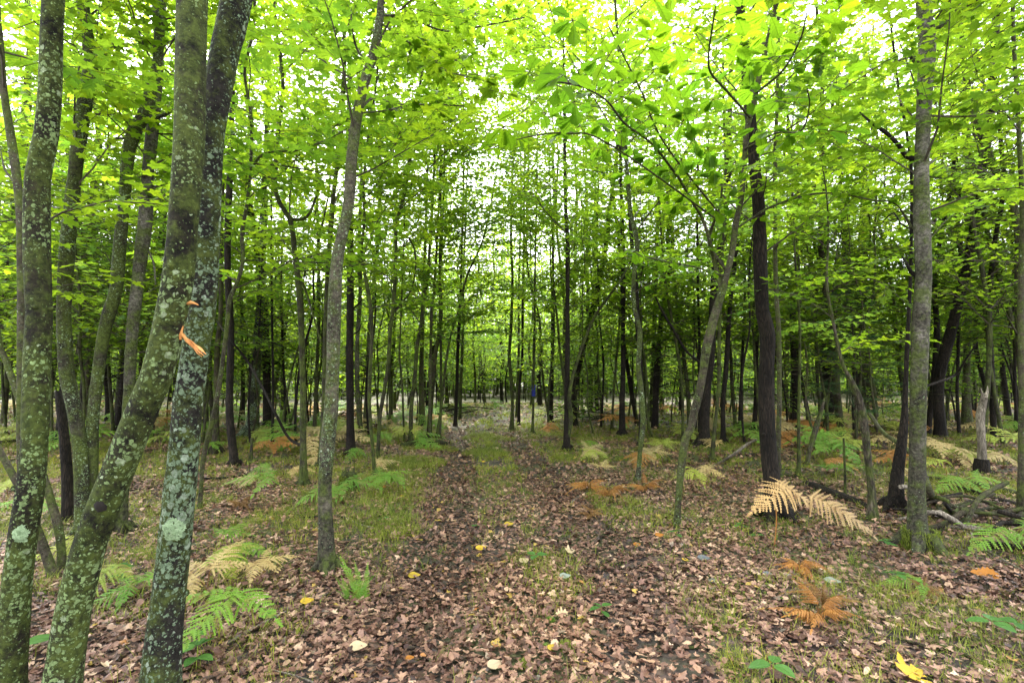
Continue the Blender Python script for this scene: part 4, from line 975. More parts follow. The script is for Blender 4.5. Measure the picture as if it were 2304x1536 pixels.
# ================================================================ THE WOODS BEHIND (copies of a few prototypes)
def proto(seed, H, r0, h0, n_br, reach, bark, leaf, kind, size, dens=1.0, lean=.03, rise=(.1, .7), skew=1.6):
    r_ = np.random.default_rng(seed)
    n = 11; z = np.linspace(0, H, n)
    x = np.cumsum(np.r_[0, r_.normal(lean * (1 if r_.random() < .5 else -1), .055, n - 1) * H / n * 2]); y = np.cumsum(np.r_[0, r_.normal(0, .05, n - 1) * H / n * 2])
    rad = r0 * (1 - .8 * (z / H) ** 1.1)
    A = catmull(np.stack([x, y, z, rad], -1), .3)
    A = np.vstack([[A[0, 0], A[0, 1], -.15, r0 * 1.3], A]); A[1, 3] *= 1.2
    t = MB(); tube(t, A[:, :3], A[:, 3], 7, 0, .1, seed)
    for k in range(9):
        j = int(len(A) * r_.uniform(.1, .5)); a = r_.uniform(0, 6.28); L = r_.uniform(.3, 1.5)
        e = A[j, :3] + np.array([math.cos(a), math.sin(a), r_.uniform(-.1, .7)]) * L
        tube(t, [A[j, :3], (A[j, :3] + e) / 2 + r_.normal(0, .04, 3), e], [A[j, 3] * .3, .006, .003], 4, 0)
    c = MB(); crown(c, A, h0, seed, int(n_br * 1.3), reach * 1.1, spacing=.06, size=size, skew=skew, kind=kind, dens=dens, twig_r=.006, rise=rise, minlen=.6)
    return t.mesh('trunk', M[bark], (0,)), c.mesh('crown', [M[leaf], M['twig']], ())
PR, PRF = [], []
for i, (H, r0, h0, nb, rc, bk, lf) in enumerate((
    (12.5, .07, 3.0, 26, 2.0, 'dark', 'maple'), (11, .045, 2.2, 28, 1.8, 'olive', 'maple'), (13, .085, 4.0, 24, 2.2, 'brown', 'maple'),
    (10, .036, 1.8, 28, 1.7, 'dark', 'dull'), (11.5, .055, 2.6, 26, 1.9, 'smooth', 'maple'), (12, .06, 3.4, 24, 2.0, 'birch', 'maple'),
    (9, .03, 1.6, 26, 1.6, 'olive', 'maple'), (13.5, .11, 4.6, 24, 2.4, 'dark', 'maple'))):
    PR.append(proto(40 + i, H, r0, h0, nb, rc, bk, lf, 'star', (.075, .125), .52))
    PRF.append(proto(60 + i, H, r0, h0 * .8, int(nb * .85), rc * .9, bk, lf, 'star', (.085, .14), .40, skew=2.1))
SP = []
for i, (H, r0, h0, nb, rc, bk, lf) in enumerate((
    (5, .022, .9, 18, 1.1, 'olive', 'dull'), (4, .018, .7, 16, 1.0, 'dark', 'maple'), (6, .028, 1.3, 20, 1.3, 'olive', 'maple'), (3.2, .013, .6, 14, .8, 'smooth', 'dull'), (6.5, .03, 1.0, 24, 1.4, 'dark', 'dull'))):
    SP.append(proto(70 + i, H, r0, h0, nb, rc, bk, lf, 'star', (.07, .115), .62, rise=(-.05, .45)))

PL = []
for i, (H, r0, h0, nb, rc, bk) in enumerate(((8.5, .028, 2.6, 14, 1.0, 'dark'), (7.5, .022, 2.2, 13, .9, 'olive'), (9, .034, 3.0, 14, 1.1, 'olive'), (8, .025, 2.0, 14, 1.0, 'brown'))):
    PL.append(proto(120 + i, H, r0, h0, nb, rc, bk, 'maple', 'star', (.07, .11), .5, lean=.07))
taken = [np.array(o.location[:2]) for o in COL.objects if o.get('category') in ('tree', 'sapling', 'dead tree')]
LANDMARKS = [(-400, 'left of the mossy near trunks'), (330, 'just right of the mossy near trunks'), (640, 'around the bowed brown trunk'),
             (850, 'behind the tight trunk cluster left of the lane'), (1060, 'straight beyond the bend of the lane'), (1230, 'behind the forked dark tree'), (1400, 'behind the curvy pale olive trunk'),
             (1560, 'behind the rusty dark trunk'), (1780, 'behind the broken crooked trunk'), (2060, 'right of the big pale banded tree')]
def zone(p):
    v = np.array([p[0], p[1], 0]) - CAM
    u = 1152 + F * (v @ RT) / (v @ FW)
    z_ = LANDMARKS[0][1]
    for x0, nm in LANDMARKS:
        if u >= x0: z_ = nm
    return z_
def place(protos, n, d0, d1, seed, name, words, grp, gap, scale=(.85, 1.2), pw=1.0, side=False):
    r_ = np.random.default_rng(seed); done = 0; tries = 0
    while done < n and tries < 60000:
        tries += 1
        y = math.sqrt(d0 ** 2 + (d1 ** 2 - d0 ** 2) * r_.random() ** pw); x = (r_.random() * 2 - 1) * (y * 1.04)
        if side and abs(x) < .5 * y: continue
        if abs(x - track_mid(y)) < (1.5 if name == 'tree' else 1.9) + (.6 if y > 22 else 0): continue
        p = np.array([x, y])
        if min(np.linalg.norm(p - q) for q in taken[-400:]) < gap: continue
        taken.append(p)
        k = int(r_.integers(len(protos))); tm, cm = protos[k]
        wd = words[k % len(words)]
        zz = zone(p)
        far = 'far back ' if y > 26 else ''
        o = empty(name, (x, y, float(gz(x, y))), (f'{wd} {far}{zz}'), 'tree' if name == 'tree' else 'sapling', f'{wd} {grp} {far}{zz}')
        o.rotation_euler.z = r_.uniform(0, 6.28)
        s = r_.uniform(*scale); o.scale = (s, s, s * r_.uniform(.92, 1.1))
        put(bpy.data.objects.new('trunk', tm), o); put(bpy.data.objects.new('crown', cm), o)
        done += 1
TW = ['slim black barked tree', 'slender olive barked tree', 'sturdy brown barked tree', 'narrow black barked tree', 'smooth grey brown tree', 'pale ring barked tree', 'spindly olive tree', 'stout black barked tree']
SW = ['leafy olive stemmed sapling', 'small dark stemmed sapling', 'tall olive stemmed sapling', 'low smooth stemmed sapling', 'tall dark stemmed sapling']
place(PR, 62, 12.0, 19, 1, 'tree', TW, 'in the woods', .9)
place(PRF, 132, 19, 42, 2, 'tree', TW, 'in the woods', .8)
place(PR, 26, 10, 17, 12, 'tree', TW, 'in the woods', .8, side=True)
place(SP, 34, 12, 22, 3, 'sapling', SW, 'in the woods', .6)
place(SP, 48, 22, 42, 4, 'sapling', SW, 'in the woods', .8)

PW = ['thin black pole sapling', 'spindly olive pole sapling', 'straight olive pole sapling', 'brown pole sapling']
place(PL, 62, 11, 18, 8, 'sapling', PW, 'in the woods', .45)
place(PL, 146, 18, 40, 9, 'sapling', PW, 'in the woods', .5)
# ---- the far wood as one mass
def dup_mesh(mb, me, M4, mat_off):
    n = len(me.vertices); v = np.empty(n * 3, np.float32); me.vertices.foreach_get('co', v); v = v.reshape(-1, 3)
    key = me.name
    if key not in _cache:
        l = np.empty(len(me.loops), np.int32); me.loops.foreach_get('vertex_index', l)
        t = np.empty(len(me.polygons), np.int32); me.polygons.foreach_get('loop_total', t)
        mi = np.empty(len(me.polygons), np.int32); me.polygons.foreach_get('material_index', mi)
        a = np.empty(len(me.polygons), np.float32); me.attributes['v'].data.foreach_get('value', a)
        _cache[key] = (v, l, t, mi, a)
    v, l, t, mi, a = _cache[key]
    mb.v.append((v @ M4[0].T + M4[1]).astype(np.float32)); mb.l.append(l + mb.k); mb.n.append(t)
    mb.m.append(np.where(mi == 0, mat_off[0], mat_off[1]).astype(np.int32)); mb.a.append(a); mb.lc.append(np.zeros((n, 3), np.float32)); mb.k += n
_cache = {}
FP = [proto(90 + i, H, r0, h0, nb, rc, 'dark', 'maple', 'dia', (.22, .36), .3) for i, (H, r0, h0, nb, rc) in enumerate(((14, .09, 2.0, 18, 2.4), (12, .07, 1.2, 18, 2.2), (15, .12, 3, 17, 2.8), (4, .03, .3, 12, 1.6), (10, .05, 3.5, 4, .9), (12, .07, 4, 5, 1.1)))]
fw = MB(); r_ = np.random.default_rng(5)
for i in range(1450):
    y = math.sqrt(42 ** 2 + (95 ** 2 - 42 ** 2) * r_.random() ** 1.2); x = (r_.random() * 2 - 1) * y * 1.06
    if abs(x - track_mid(y)) < 2.5: continue
    a = r_.uniform(0, 6.28); s = r_.uniform(.85, 1.25)
    Rz = np.array([[math.cos(a), -math.sin(a), 0], [math.sin(a), math.cos(a), 0], [0, 0, 1]]) * s
    k = r_.choice(6, p=[.09, .11, .05, .22, .28, .25]); tr = np.array([x, y, float(gz(x, y))])
    dup_mesh(fw, FP[k][0], (Rz, tr), (0, 0)); dup_mesh(fw, FP[k][1], (Rz, tr), (1, 0))
tag(fw.build('distant_woods', [M['olive'], M['maple']]), 'hazy mass of far trees closing the view behind all the trunks', 'woods', kind='stuff')

# ================================================================ PINE SAPLINGS
def pine(px, py, H, seed, label, dist=None):
    c = on_ground(px, py) if dist is None else np.array([*on_plane(px, py, dist)[0][:2], 0]); r_ = np.random.default_rng(seed)
    c[2] = gz(c[0], c[1])
    o = empty('pine_sapling', c, label, 'pine')
    A = np.array([[c[0] + r_.normal(0, .02), c[1], c[2] + z, .022 * (1 - z / H * .9) + .004] for z in np.linspace(-.1, H, 8)])
    g = MB(); tube(g, A[:, :3], A[:, 3], 7, 0, .1, seed); g.build('trunk', M['brown'], o, off=c)
    TA, TB, NP, ND = [], [], [], []
    z = .7
    while z < H:
        L0 = min(1.15, (H - z) * .42 + .25)
        for k in range(5):
            a = k * 1.257 + r_.uniform(-.3, .3) + z * 3; L = L0 * r_.uniform(.7, 1.1); el = r_.uniform(-.05, .35)
            d = np.array([math.cos(a) * math.cos(el), math.sin(a) * math.cos(el), math.sin(el)]); p = np.array([c[0], c[1], c[2] + z])
            TA.append(p); TB.append(p + d * L)
            for f in np.arange(.3, 1.01, .12):
                b = p + d * L * f
                for s in (-1, 1, 0):
                    e = norm(d + np.cross(d, [0, 0, 1]) * s * .9 + [0, 0, r_.normal(.05, .1)]); l2 = (.06 if s == 0 else .26 * (1.15 - f)) + .04
                    TA.append(b); TB.append(b + e * l2)
                    for q_ in np.linspace(.35, 1, 3): NP.append(b + e * l2 * q_); ND.append(e)
        z += r_.uniform(.28, .42)
    NP, ND = np.array(NP), np.array(ND); k = 11
    NP, ND = np.repeat(NP, k, 0), np.repeat(ND, k, 0)
    d = norm(ND * .8 + r_.normal(0, .55, NP.shape)); s = norm(np.cross(d, r_.normal(0, 1, d.shape))) * .0016
    v = np.stack([NP - s, NP + s, NP + d * r_.uniform(.06, .1, (len(NP), 1))], 1)
    g = MB(); g.add(v.reshape(-1, 3), np.arange(len(v) * 3), np.full(len(v), 3), 0, np.repeat(r_.random(len(v) // k), k))
    twigs(g, TA, TB, .004, .002, 1)
    g.build('crown', [M['needle'], M['twig']], o, smooth=(), off=c)
pine(1800, 958, 4.6, 3, 'soft green young pine right of the light grey slender trunk')
pine(1672, 940, 4.0, 4, 'soft needled young pine left of the rusty dark trunk')
pine(1930, 1000, 3.6, 5, 'young pine whose needles tuft around the broken crooked trunk')

# ================================================================ FERNS
def comb(L, w, teeth, asym=0.0):
    """One narrow toothed pinna, base at the origin, pointing +y."""
    R_, Lf = [], []
    for i in range(teeth):
        t0, t1, t2 = i / teeth, (i + .62) / teeth, (i + .95) / teeth
        ww = w * (1 - t0) ** .7 + .003
        R_ += [(w * .16, t0 * L), (ww, t1 * L + ww * .35), (w * .14, t2 * L)]
        Lf += [(-w * .16, t0 * L), (-ww, t1 * L + ww * .35), (-w * .14, t2 * L)]
    return R_ + [(0, L)] + Lf[::-1]
def frond_tpl(pairs=11, teeth=6, length=1.0, width=.42, seed=0, nest=True, droop=.35, curl=0.0, shape=.85):
    """A lacy frond along +y: pinnae pairs, each a comb, shorter toward the tip."""
    r_ = np.random.default_rng(seed); V_, L_, S_ = [], [], []; k = 0
    for i in range(pairs + 1):
        t = (i + .5) / (pairs + 1); y0 = t * length
        pl = width * (1 - t) ** shape * (.75 + .25 * min(1, t * 6))
        for sgn in ((-1, 1) if i < pairs else (0,)):
            ang = R(72 - 30 * t + r_.normal(0, 5)) * sgn; pl *= r_.uniform(.85, 1.08)
            if i == pairs: pl = length / (pairs + 1) * 1.3
            pts = np.array(comb(pl, max(.012, length / (pairs + 1) * .56), max(4, int((teeth + 3) * (1 - t) + 2))))
            ca, sa = math.cos(ang), math.sin(ang)
            x = pts[:, 0] * ca + pts[:, 1] * sa; y = -pts[:, 0] * sa + pts[:, 1] * ca + y0
            dist_ = pts[:, 1]
            z = -droop * .5 * (y / length) ** 2 - r_.uniform(.1, 1.5) * dist_ ** 2 + r_.normal(0, .014) + curl * (np.abs(x) ** 1.3) + .25 * np.abs(pts[:, 0])
            V_.append(np.stack([x, y, z], -1)); L_ += list(range(k, k + len(pts))); S_.append(len(pts)); k += len(pts)
    # rachis
    n = 6; yy = np.linspace(-.02, length, n)
    for i in range(n - 1):
        a, b = yy[i], yy[i + 1]; w = .008 * (1 - i / n)
        f = lambda y_: -droop * .5 * (max(y_, 0) / length) ** 2 + .004
        V_.append(np.array([[-w, a, f(a)], [w, a, f(a)], [w, b, f(b)], [-w, b, f(b)]])); L_ += [k, k + 1, k + 2, k + 3]; S_.append(4); k += 4
    return np.concatenate(V_), L_, S_
FT = [frond_tpl(15, 8, 1, .40, 1, droop=.5), frond_tpl(13, 7, 1, .46, 2, droop=.8), frond_tpl(17, 8, 1, .36, 3, droop=.4)]
FT_side = [frond_tpl(9, 6, 1, .33, 4, droop=.3), frond_tpl(8, 5, 1, .36, 5, droop=.5)]
FT_far = [frond_tpl(7, 2, 1, .44, 6), frond_tpl(6, 2, 1, .40, 7, droop=.55)]
FT_curl = [frond_tpl(12, 6, 1, .34, 8, droop=1.5, curl=-1.6), frond_tpl(11, 5, 1, .3, 9, droop=2.0, curl=-2.0)]
FT_lady = [frond_tpl(20, 3, 1, .15, 10, droop=.25, shape=.6)]
def addfrond(mb, tp, o, d, up, s, val):
    v, l, n = tp; d = norm(d); x = norm(np.cross(d, up)); z = np.cross(x, d)
    mb.add(o + s * (v[:, :1] * x + v[:, 1:2] * d + v[:, 2:] * z), l, n, 0, val)
def fern_meshes(seed, style, far=False):
    """stem mesh + 1..4 blade meshes around the origin, size about 1."""
    r_ = np.random.default_rng(seed); blades_ = []
    st = MB()
    if style == 'bracken':
        for b in range(r_.integers(1, 3) + (1 if far else 0)):
            a = r_.uniform(0, 6.28); h = r_.uniform(.35, .6); lean = r_.uniform(.05, .25)
            top = np.array([math.cos(a) * lean, math.sin(a) * lean, h])
            tube(st, catmull([[0, 0, -.02], [top[0] * .3, top[1] * .3, h * .6], top], .15), [.007] * len(catmull([[0, 0, -.02], [top[0] * .3, top[1] * .3, h * .6], top], .15)), 5, 0)
            g = MB(); tp = FT_far if far else FT; ts = FT_far if far else FT_side
            el = r_.uniform(-.15, .25); d = np.array([math.cos(a), math.sin(a), el])
            addfrond(g, tp[r_.integers(len(tp))], top, d, [0, 0, 1], r_.uniform(.75, .95), r_.uniform(.3, .9))
            for s in (-1, 1):
                b2 = a + s * r_.uniform(1.0, 1.35)
                addfrond(g, ts[r_.integers(len(ts))], top, [math.cos(b2), math.sin(b2), el - .05], [0, 0, 1], r_.uniform(.55, .7), r_.uniform(.2, .9))
            blades_.append(g)
    elif style == 'curled':
        for b in range(9):
            g = MB(); a = b * .7 + r_.uniform(-.4, .4)
            tube(st, [[0, 0, -.02], [math.cos(a) * .05, math.sin(a) * .05, .3]], [.007, .005], 5, 0)
            addfrond(g, FT_curl[b % 2], np.array([math.cos(a) * .05, math.sin(a) * .05, .12 + .025 * b]), [math.cos(a), math.sin(a), r_.uniform(.3, 1.5)], [0, 0, 1], r_.uniform(.3, .55), r_.uniform(0, .8)); blades_.append(g)
    elif style == 'lady':
        for b in range(5):
            g = MB(); a = r_.uniform(0, 6.28)
            addfrond(g, FT_lady[0], np.array([math.cos(a) * .03, math.sin(a) * .03, 0]), [math.cos(a) * .75, math.sin(a) * .75, 1], [-math.cos(a), -math.sin(a), .2], r_.uniform(.5, 1.05), r_.uniform(.3, .8)); blades_.append(g)
        tube(st, [[0, 0, -.03], [0, 0, .05]], [.015, .01], 6, 0)
    return st, blades_
FM = {}
def fern_set(style, i, col, far):
    key = (style, i, col, far)
    if key not in FM:
        st, bl = fern_meshes(200 + i * 7 + len(style), style, far)
        if far:
            for b in bl: st.v += b.v; st.l += [q + st.k if j else q + st.k for j, q in enumerate([np.concatenate(b.l)])]; st.n += b.n; st.m += b.m; st.a += b.a; st.lc += b.lc; st.k += b.k
            FM[key] = (st.mesh('fern', M[col], ()), [])
        else:
            FM[key] = (st.mesh('stem', M['fern_b'] if col != 'fern_g' else M['fern_yg'], ()), [b.mesh('frond', M[col], ()) for b in bl])
    return FM[key]
def fern(px, py, size, col, style, rot, label, group=None, i=0, pos=None, far=False):
    c = on_ground(px, py) if pos is None else pos
    st, bl = fern_set(style, i, col, far)
    if far:
        o = put(bpy.data.objects.new('fern', st)); o.location = tuple(c)
        tag(o, label, 'fern', group)
    else:
        o = empty('fern', c, label, 'fern', group)
        put(bpy.data.objects.new('stem', st), o)
        for b in bl: put(bpy.data.objects.new('frond', b), o)
    o.rotation_mode = 'QUATERNION'      # blades tip toward the camera so their faces show
    o.rotation_quaternion = Quaternion((1, 0, 0), (.30 if style == 'bracken' else .05) + rng.normal(0, .09)) @ Quaternion((0, 0, 1), rot); o.scale = (size,) * 3
    return o
CW = {'fern_g': 'green', 'fern_y': 'pale cream', 'fern_yg': 'yellow green', 'fern_o': 'orange brown', 'fern_b': 'brown withered'}
NEARF = [  # photo x, y of the foot, size, colour, style, turn, where
  (640, 1135, .62, 'g', 'b', .3, 'left of the pale barked tree foot, largest green one there'), (560, 1250, .5, 'g', 'b', 2.2, 'midway between the lichen trunk and the pale barked tree'),
  (520, 1275, .38, 'yg', 'b', 3.6, 'low beside the small pale fern right of the lichen trunk'), (470, 1335, .38, 'y', 'b', 1.0, 'standing right against the lichen trunk with the rosette'),
  (585, 1300, .3, 'y', 'b', .1, 'small, just right of the low yellow green one'), (575, 1410, .55, 'g', 'b', 1.4, 'brightest and lowest, between lichen trunk and lane'),
  (490, 1245, .36, 'g', 'b', 5.0, 'small, close to the right side of the lichen trunk'), (290, 1330, .4, 'yg', 'b', 2.8, 'between the leaning mossy trunk and the lichen trunk'),
  (320, 1360, .34, 'g', 'b', 1.0, 'low in front of the gap between the two mossy trunks'), (540, 1150, .32, 'b', 'c', 1, 'small and curled, left of the large green fern'),
  (655, 1085, .4, 'y', 'b', 3.0, 'left of the bowed brown trunk foot'), (590, 1095, .42, 'y', 'b', .6, 'behind the large green fern'), (620, 1070, .4, 'g', 'b', 2, 'behind the pale ones left of the bowed brown trunk'),
  (770, 1130, .5, 'g', 'b', 3.4, 'beside the low mossy stump on its left'), (850, 1105, .55, 'g', 'b', .2, 'right of the low mossy stump, broad and near the lane'), (905, 1110, .5, 'g', 'b', .9, 'at the lane edge right of the mossy stump'),
  (835, 1060, .42, 'y', 'b', 4.0, 'at the foot of the close trunk pair'), (815, 1030, .45, 'g', 'b', 2.6, 'behind the close trunk pair foot'), (700, 1040, .4, 'y', 'b', 5.0, 'between the bowed trunk and the pale barked tree'),
  (820, 1345, .42, 'g', 'l', .5, 'upright narrow fronds, alone near the lane at lower left'), (790, 1345, .30, 'g', 'l', 2, 'small upright, left of the taller narrow one'),
  (960, 1000, .5, 'g', 'b', 1.5, 'in front of the tight trunk cluster'), (1000, 985, .45, 'g', 'b', 0.5, 'between the tight cluster and the lane'), (930, 975, .5, 'y', 'b', 2.5, 'behind the tight trunk cluster foot'),
  (1320, 1030, .5, 'y', 'b', .2, 'at the forked dark tree foot, arching right'), (1350, 1050, .48, 'yg', 'b', .8, 'right of the forked dark tree foot, bright'), (1330, 1005, .5, 'g', 'b', 1.7, 'behind the pale one by the forked dark tree'),
  (1325, 1110, .5, 'o', 'c', .1, 'curled, left of the curvy pale trunk, leftmost of two'), (1375, 1125, .5, 'o', 'c', 1.1, 'curled, left of the curvy pale trunk, nearest'), (1455, 1110, .42, 'o', 'c', 2.1, 'curled, at the foot of the curvy pale trunk on its right'),
  (1350, 1085, .35, 'y', 'b', 4.3, 'small, among the curled orange ones'), (1330, 1160, .28, 'b', 'c', 3, 'small and curled near the right wheel track'), (1440, 1050, .5, 'o', 'b', 2.7, 'left of the curvy pale trunk, spreading'),
  (1470, 1045, .5, 'y', 'b', .6, 'between the curvy pale trunk and the curving forked tree'), (1485, 1020, .5, 'yg', 'b', 1.3, 'behind the pale one left of the curving forked tree'),
  (1580, 1105, .45, 'yg', 'b', .3, 'right of the curving forked tree foot, bright'), (1560, 1065, .5, 'y', 'b', 2.9, 'arching left behind the curving forked tree foot'), (1620, 1030, .5, 'y', 'b', .4, 'right of the dark stem beyond the forked tree'),
  (1800, 1300, .34, 'o', 'c', .8, 'brownish, below the big pale frond, curled'), (1850, 1420, .42, 'o', 'c', 2.2, 'lowest and curled, near the bottom right'), (1852, 1380, .34, 'b', 'c', 4.2, 'curled, just above the lowest orange one'),
  (2090, 1330, .30, 'g', 'b', .4, 'small bright one below the big pale banded tree'), (2075, 1340, .26, 'b', 'c', 3, 'under the small bright green one below the big tree'), (2275, 1235, .5, 'g', 'b', 3.0, 'at the right edge beyond the brushwood'),
  (1880, 1080, .5, 'g', 'b', .9, 'left of the broken crooked trunk'), (1855, 1065, .5, 'o', 'b', 2.0, 'left of the thin stick stub'), (1990, 1075, .5, 'y', 'b', 3.3, 'between the crooked trunk and the leaning black trunk'),
  (2130, 1095, .55, 'yg', 'b', .1, 'bright, right of the big pale banded tree'), (2170, 1110, .5, 'g', 'b', 3.0, 'left of the pale snag foot'), (2150, 1045, .55, 'yg', 'b', 5.8, 'behind the bright one right of the big tree'),
  (2255, 1060, .5, 'y', 'b', .3, 'right of the pale snag, mid height'), (2290, 1045, .5, 'g', 'b', 2.6, 'at the right edge beside the pale snag'), (2240, 1020, .55, 'yg', 'b', 1.1, 'behind the pale snag on its right'),
  (40, 1180, .5, 'g', 'b', .4, 'left of the far left lichen trunk'), (20, 1120, .5, 'yg', 'b', 1.4, 'at the left edge behind the far left trunk'), (215, 1260, .4, 'yg', 'b', .8, 'behind the leaning mossy trunk on its left'), (70, 1480, .3, 'y', 'b', 1, 'lowest left, between the two nearest mossy trunks'),
]
SH = {'g': 'fern_g', 'y': 'fern_y', 'yg': 'fern_yg', 'o': 'fern_o', 'b': 'fern_b'}
ST = {'b': 'bracken', 'c': 'curled', 'l': 'lady'}
for i, (x, y, s, c, st, rot, lab) in enumerate(NEARF):
    fern(x, y, s, SH[c], ST[st], rot, f'{CW[SH[c]]} fern {lab}', None, i % 5)
# the long pale dead fronds in front of the rusty dark trunk
def big_frond():
    c = on_ground(1742, 1235); o = empty('fern', c, 'large dry straw coloured fern lying across the foot of the rusty dark trunk', 'fern')
    g = MB(); a = on_plane(1742, 1100, c[1])[0]; tube(g, catmull([c, (a + c) / 2 + [.02, 0, 0], a], .05), .006, 6, 0); g.build('stem', M['fern_o'], o, off=c)
    for (x0, y0, x1, y1, dY, wd, tp) in ((1745, 1085, 1835, 1130, -.1, 1.15, 1), (1820, 1115, 1958, 1188, -.22, 1.25, 0), (1775, 1095, 1722, 1128, -.25, 1.1, 1)):
        p0 = on_plane(x0, y0, c[1] + .02)[0]; p1 = on_plane(x1, y1, c[1] + dY)[0]
        g = MB(); L = np.linalg.norm(p1 - p0) * 1.12
        addfrond(g, FT[tp], p0, norm(p1 - p0) + [0, 0, .12], [0, -.75, .9], L, .6)
        o2 = g.build('frond', M['fern_straw'], o, smooth=(), off=c)
M['fern_straw'] = leaf_mat('straw fern', (.44, .28, .13), (.56, .38, .19), (.35, .22, .09), .2)
big_frond()
# ferns spread through the middle distance
r_ = np.random.default_rng(77); nf = 0
fx = [np.array([9e9, 0])]
while nf < 205:
    y = r_.uniform(8.5, 26); x = (r_.random() * 2 - 1) * y * 1.0
    if abs(x - track_mid(y)) < 1.35: continue
    right = x > 0
    if not right and r_.random() < .2: continue
    if fnoise(x, y, .35, 8) < .42: continue
    p = np.array([x, y])
    if min(np.linalg.norm(p - q) for q in fx) < .38: continue
    fx.append(p)
    col = r_.choice(['fern_o', 'fern_y', 'fern_yg', 'fern_g'], p=[.30, .24, .24, .22] if right else [.10, .14, .24, .52])
    fern(0, 0, r_.uniform(.42, .85), col, 'bracken', r_.uniform(0, 6.28), f'{CW[col]} bracken fern {zone(p)}', f'{CW[col]} ferns {zone(p)}', int(r_.integers(5)), np.array([x, y, float(gz(x, y))]), far=True)
    nf += 1

# ================================================================ SEEDLINGS
def seedling(px, py, s, n, label, h=.10, rot=0.0, kind='oval', tip=.1):
    c = on_ground(px, py); o = empty('seedling', c, label, 'seedling')
    g = MB(); tube(g, [c - [0, 0, .02], c + [.004, 0, h * .6], c + [.002, .004, h]], [.0025, .002, .0015], 5, 0); g.build('stem', M['fern_yg'], o, off=c)
    for k in range(n):
        a = rot + k * 2 * PI / n + rng.normal(0, .12); g = MB()
        d = np.array([math.cos(a), math.sin(a), tip + rng.normal(0, .08)]); st = c + np.array([.002, .004, h - (.0 if k < 3 else h * .35)])
        twigs(g, [st], [st + norm(d) * .015], .0015, .001, 0)
        leaves(g, TPL[kind], [st + norm(d) * .012], [d], [[rng.normal(0, .12), rng.normal(0, .12), 1]], s * rng.uniform(.85, 1.1), 0, np.array([rng.random()]), 1.35)
        g.build('leaf', M['herb'], o, smooth=(), off=c)
for a in ((1205, 1285, .085, 3, 'three leaved seedling in the grassy middle of the lane, upper one', .10, .3), (1352, 1378, .075, 4, 'bright three leaved seedling on the right wheel track', .06, .5),
          (1521, 1212, .075, 4, 'bright seedling at the foot of the curving forked tree', .06, .2), (440, 1510, .10, 5, 'leafy seedling at the bottom beside the lichen trunk, largest leaves', .14, 1.0),
          (425, 1470, .07, 4, 'smaller seedling behind the big leaved one beside the lichen trunk', .1, .2), (2020, 1325, .085, 3, 'round leaved seedling left of the small bright fern', .11, 2.4),
          (2235, 1455, .12, 3, 'large leaved seedling low at the right edge, left one', .12, .8), (2300, 1450, .10, 3, 'large leaved seedling low at the right edge, cut by the frame', .10, 2.0),
          (1098, 1098, .06, 5, 'small green seedling between the wheel tracks, farthest up the lane', .05, .4), (1740, 1545, .10, 3, 'bright round leaved seedling at the bottom edge right of centre', .1, 1.0),
          (1665, 1195, .07, 3, 'greyish seedling left of the rusty dark trunk foot', .07, 1.5), (1995, 1225, .075, 4, 'seedling left of the big pale banded tree foot', .08, .9),
          (1705, 1215, .07, 2, 'two leaved seedling in front of the rusty dark trunk', .05, .1), (265, 1320, .08, 5, 'leafy seedling between the leaning mossy trunk and the lichen trunk', .14, .5),
          (860, 1180, .05, 4, 'tiny seedling beside the lane right of the pale barked tree', .05, .5), (1070, 1190, .04, 4, 'tiny seedling on the lane middle strip', .04, 0), (600, 1400, .05, 4, 'tiny seedling by the brightest fern', .05, 0),
          (40, 1530, .16, 2, 'broad leaved seedling in the bottom left corner', .12, 1.0), (1290, 1345, .03, 4, 'tiny seedling left of the bright one on the right track', .03, 0)):
    seedling(*a)

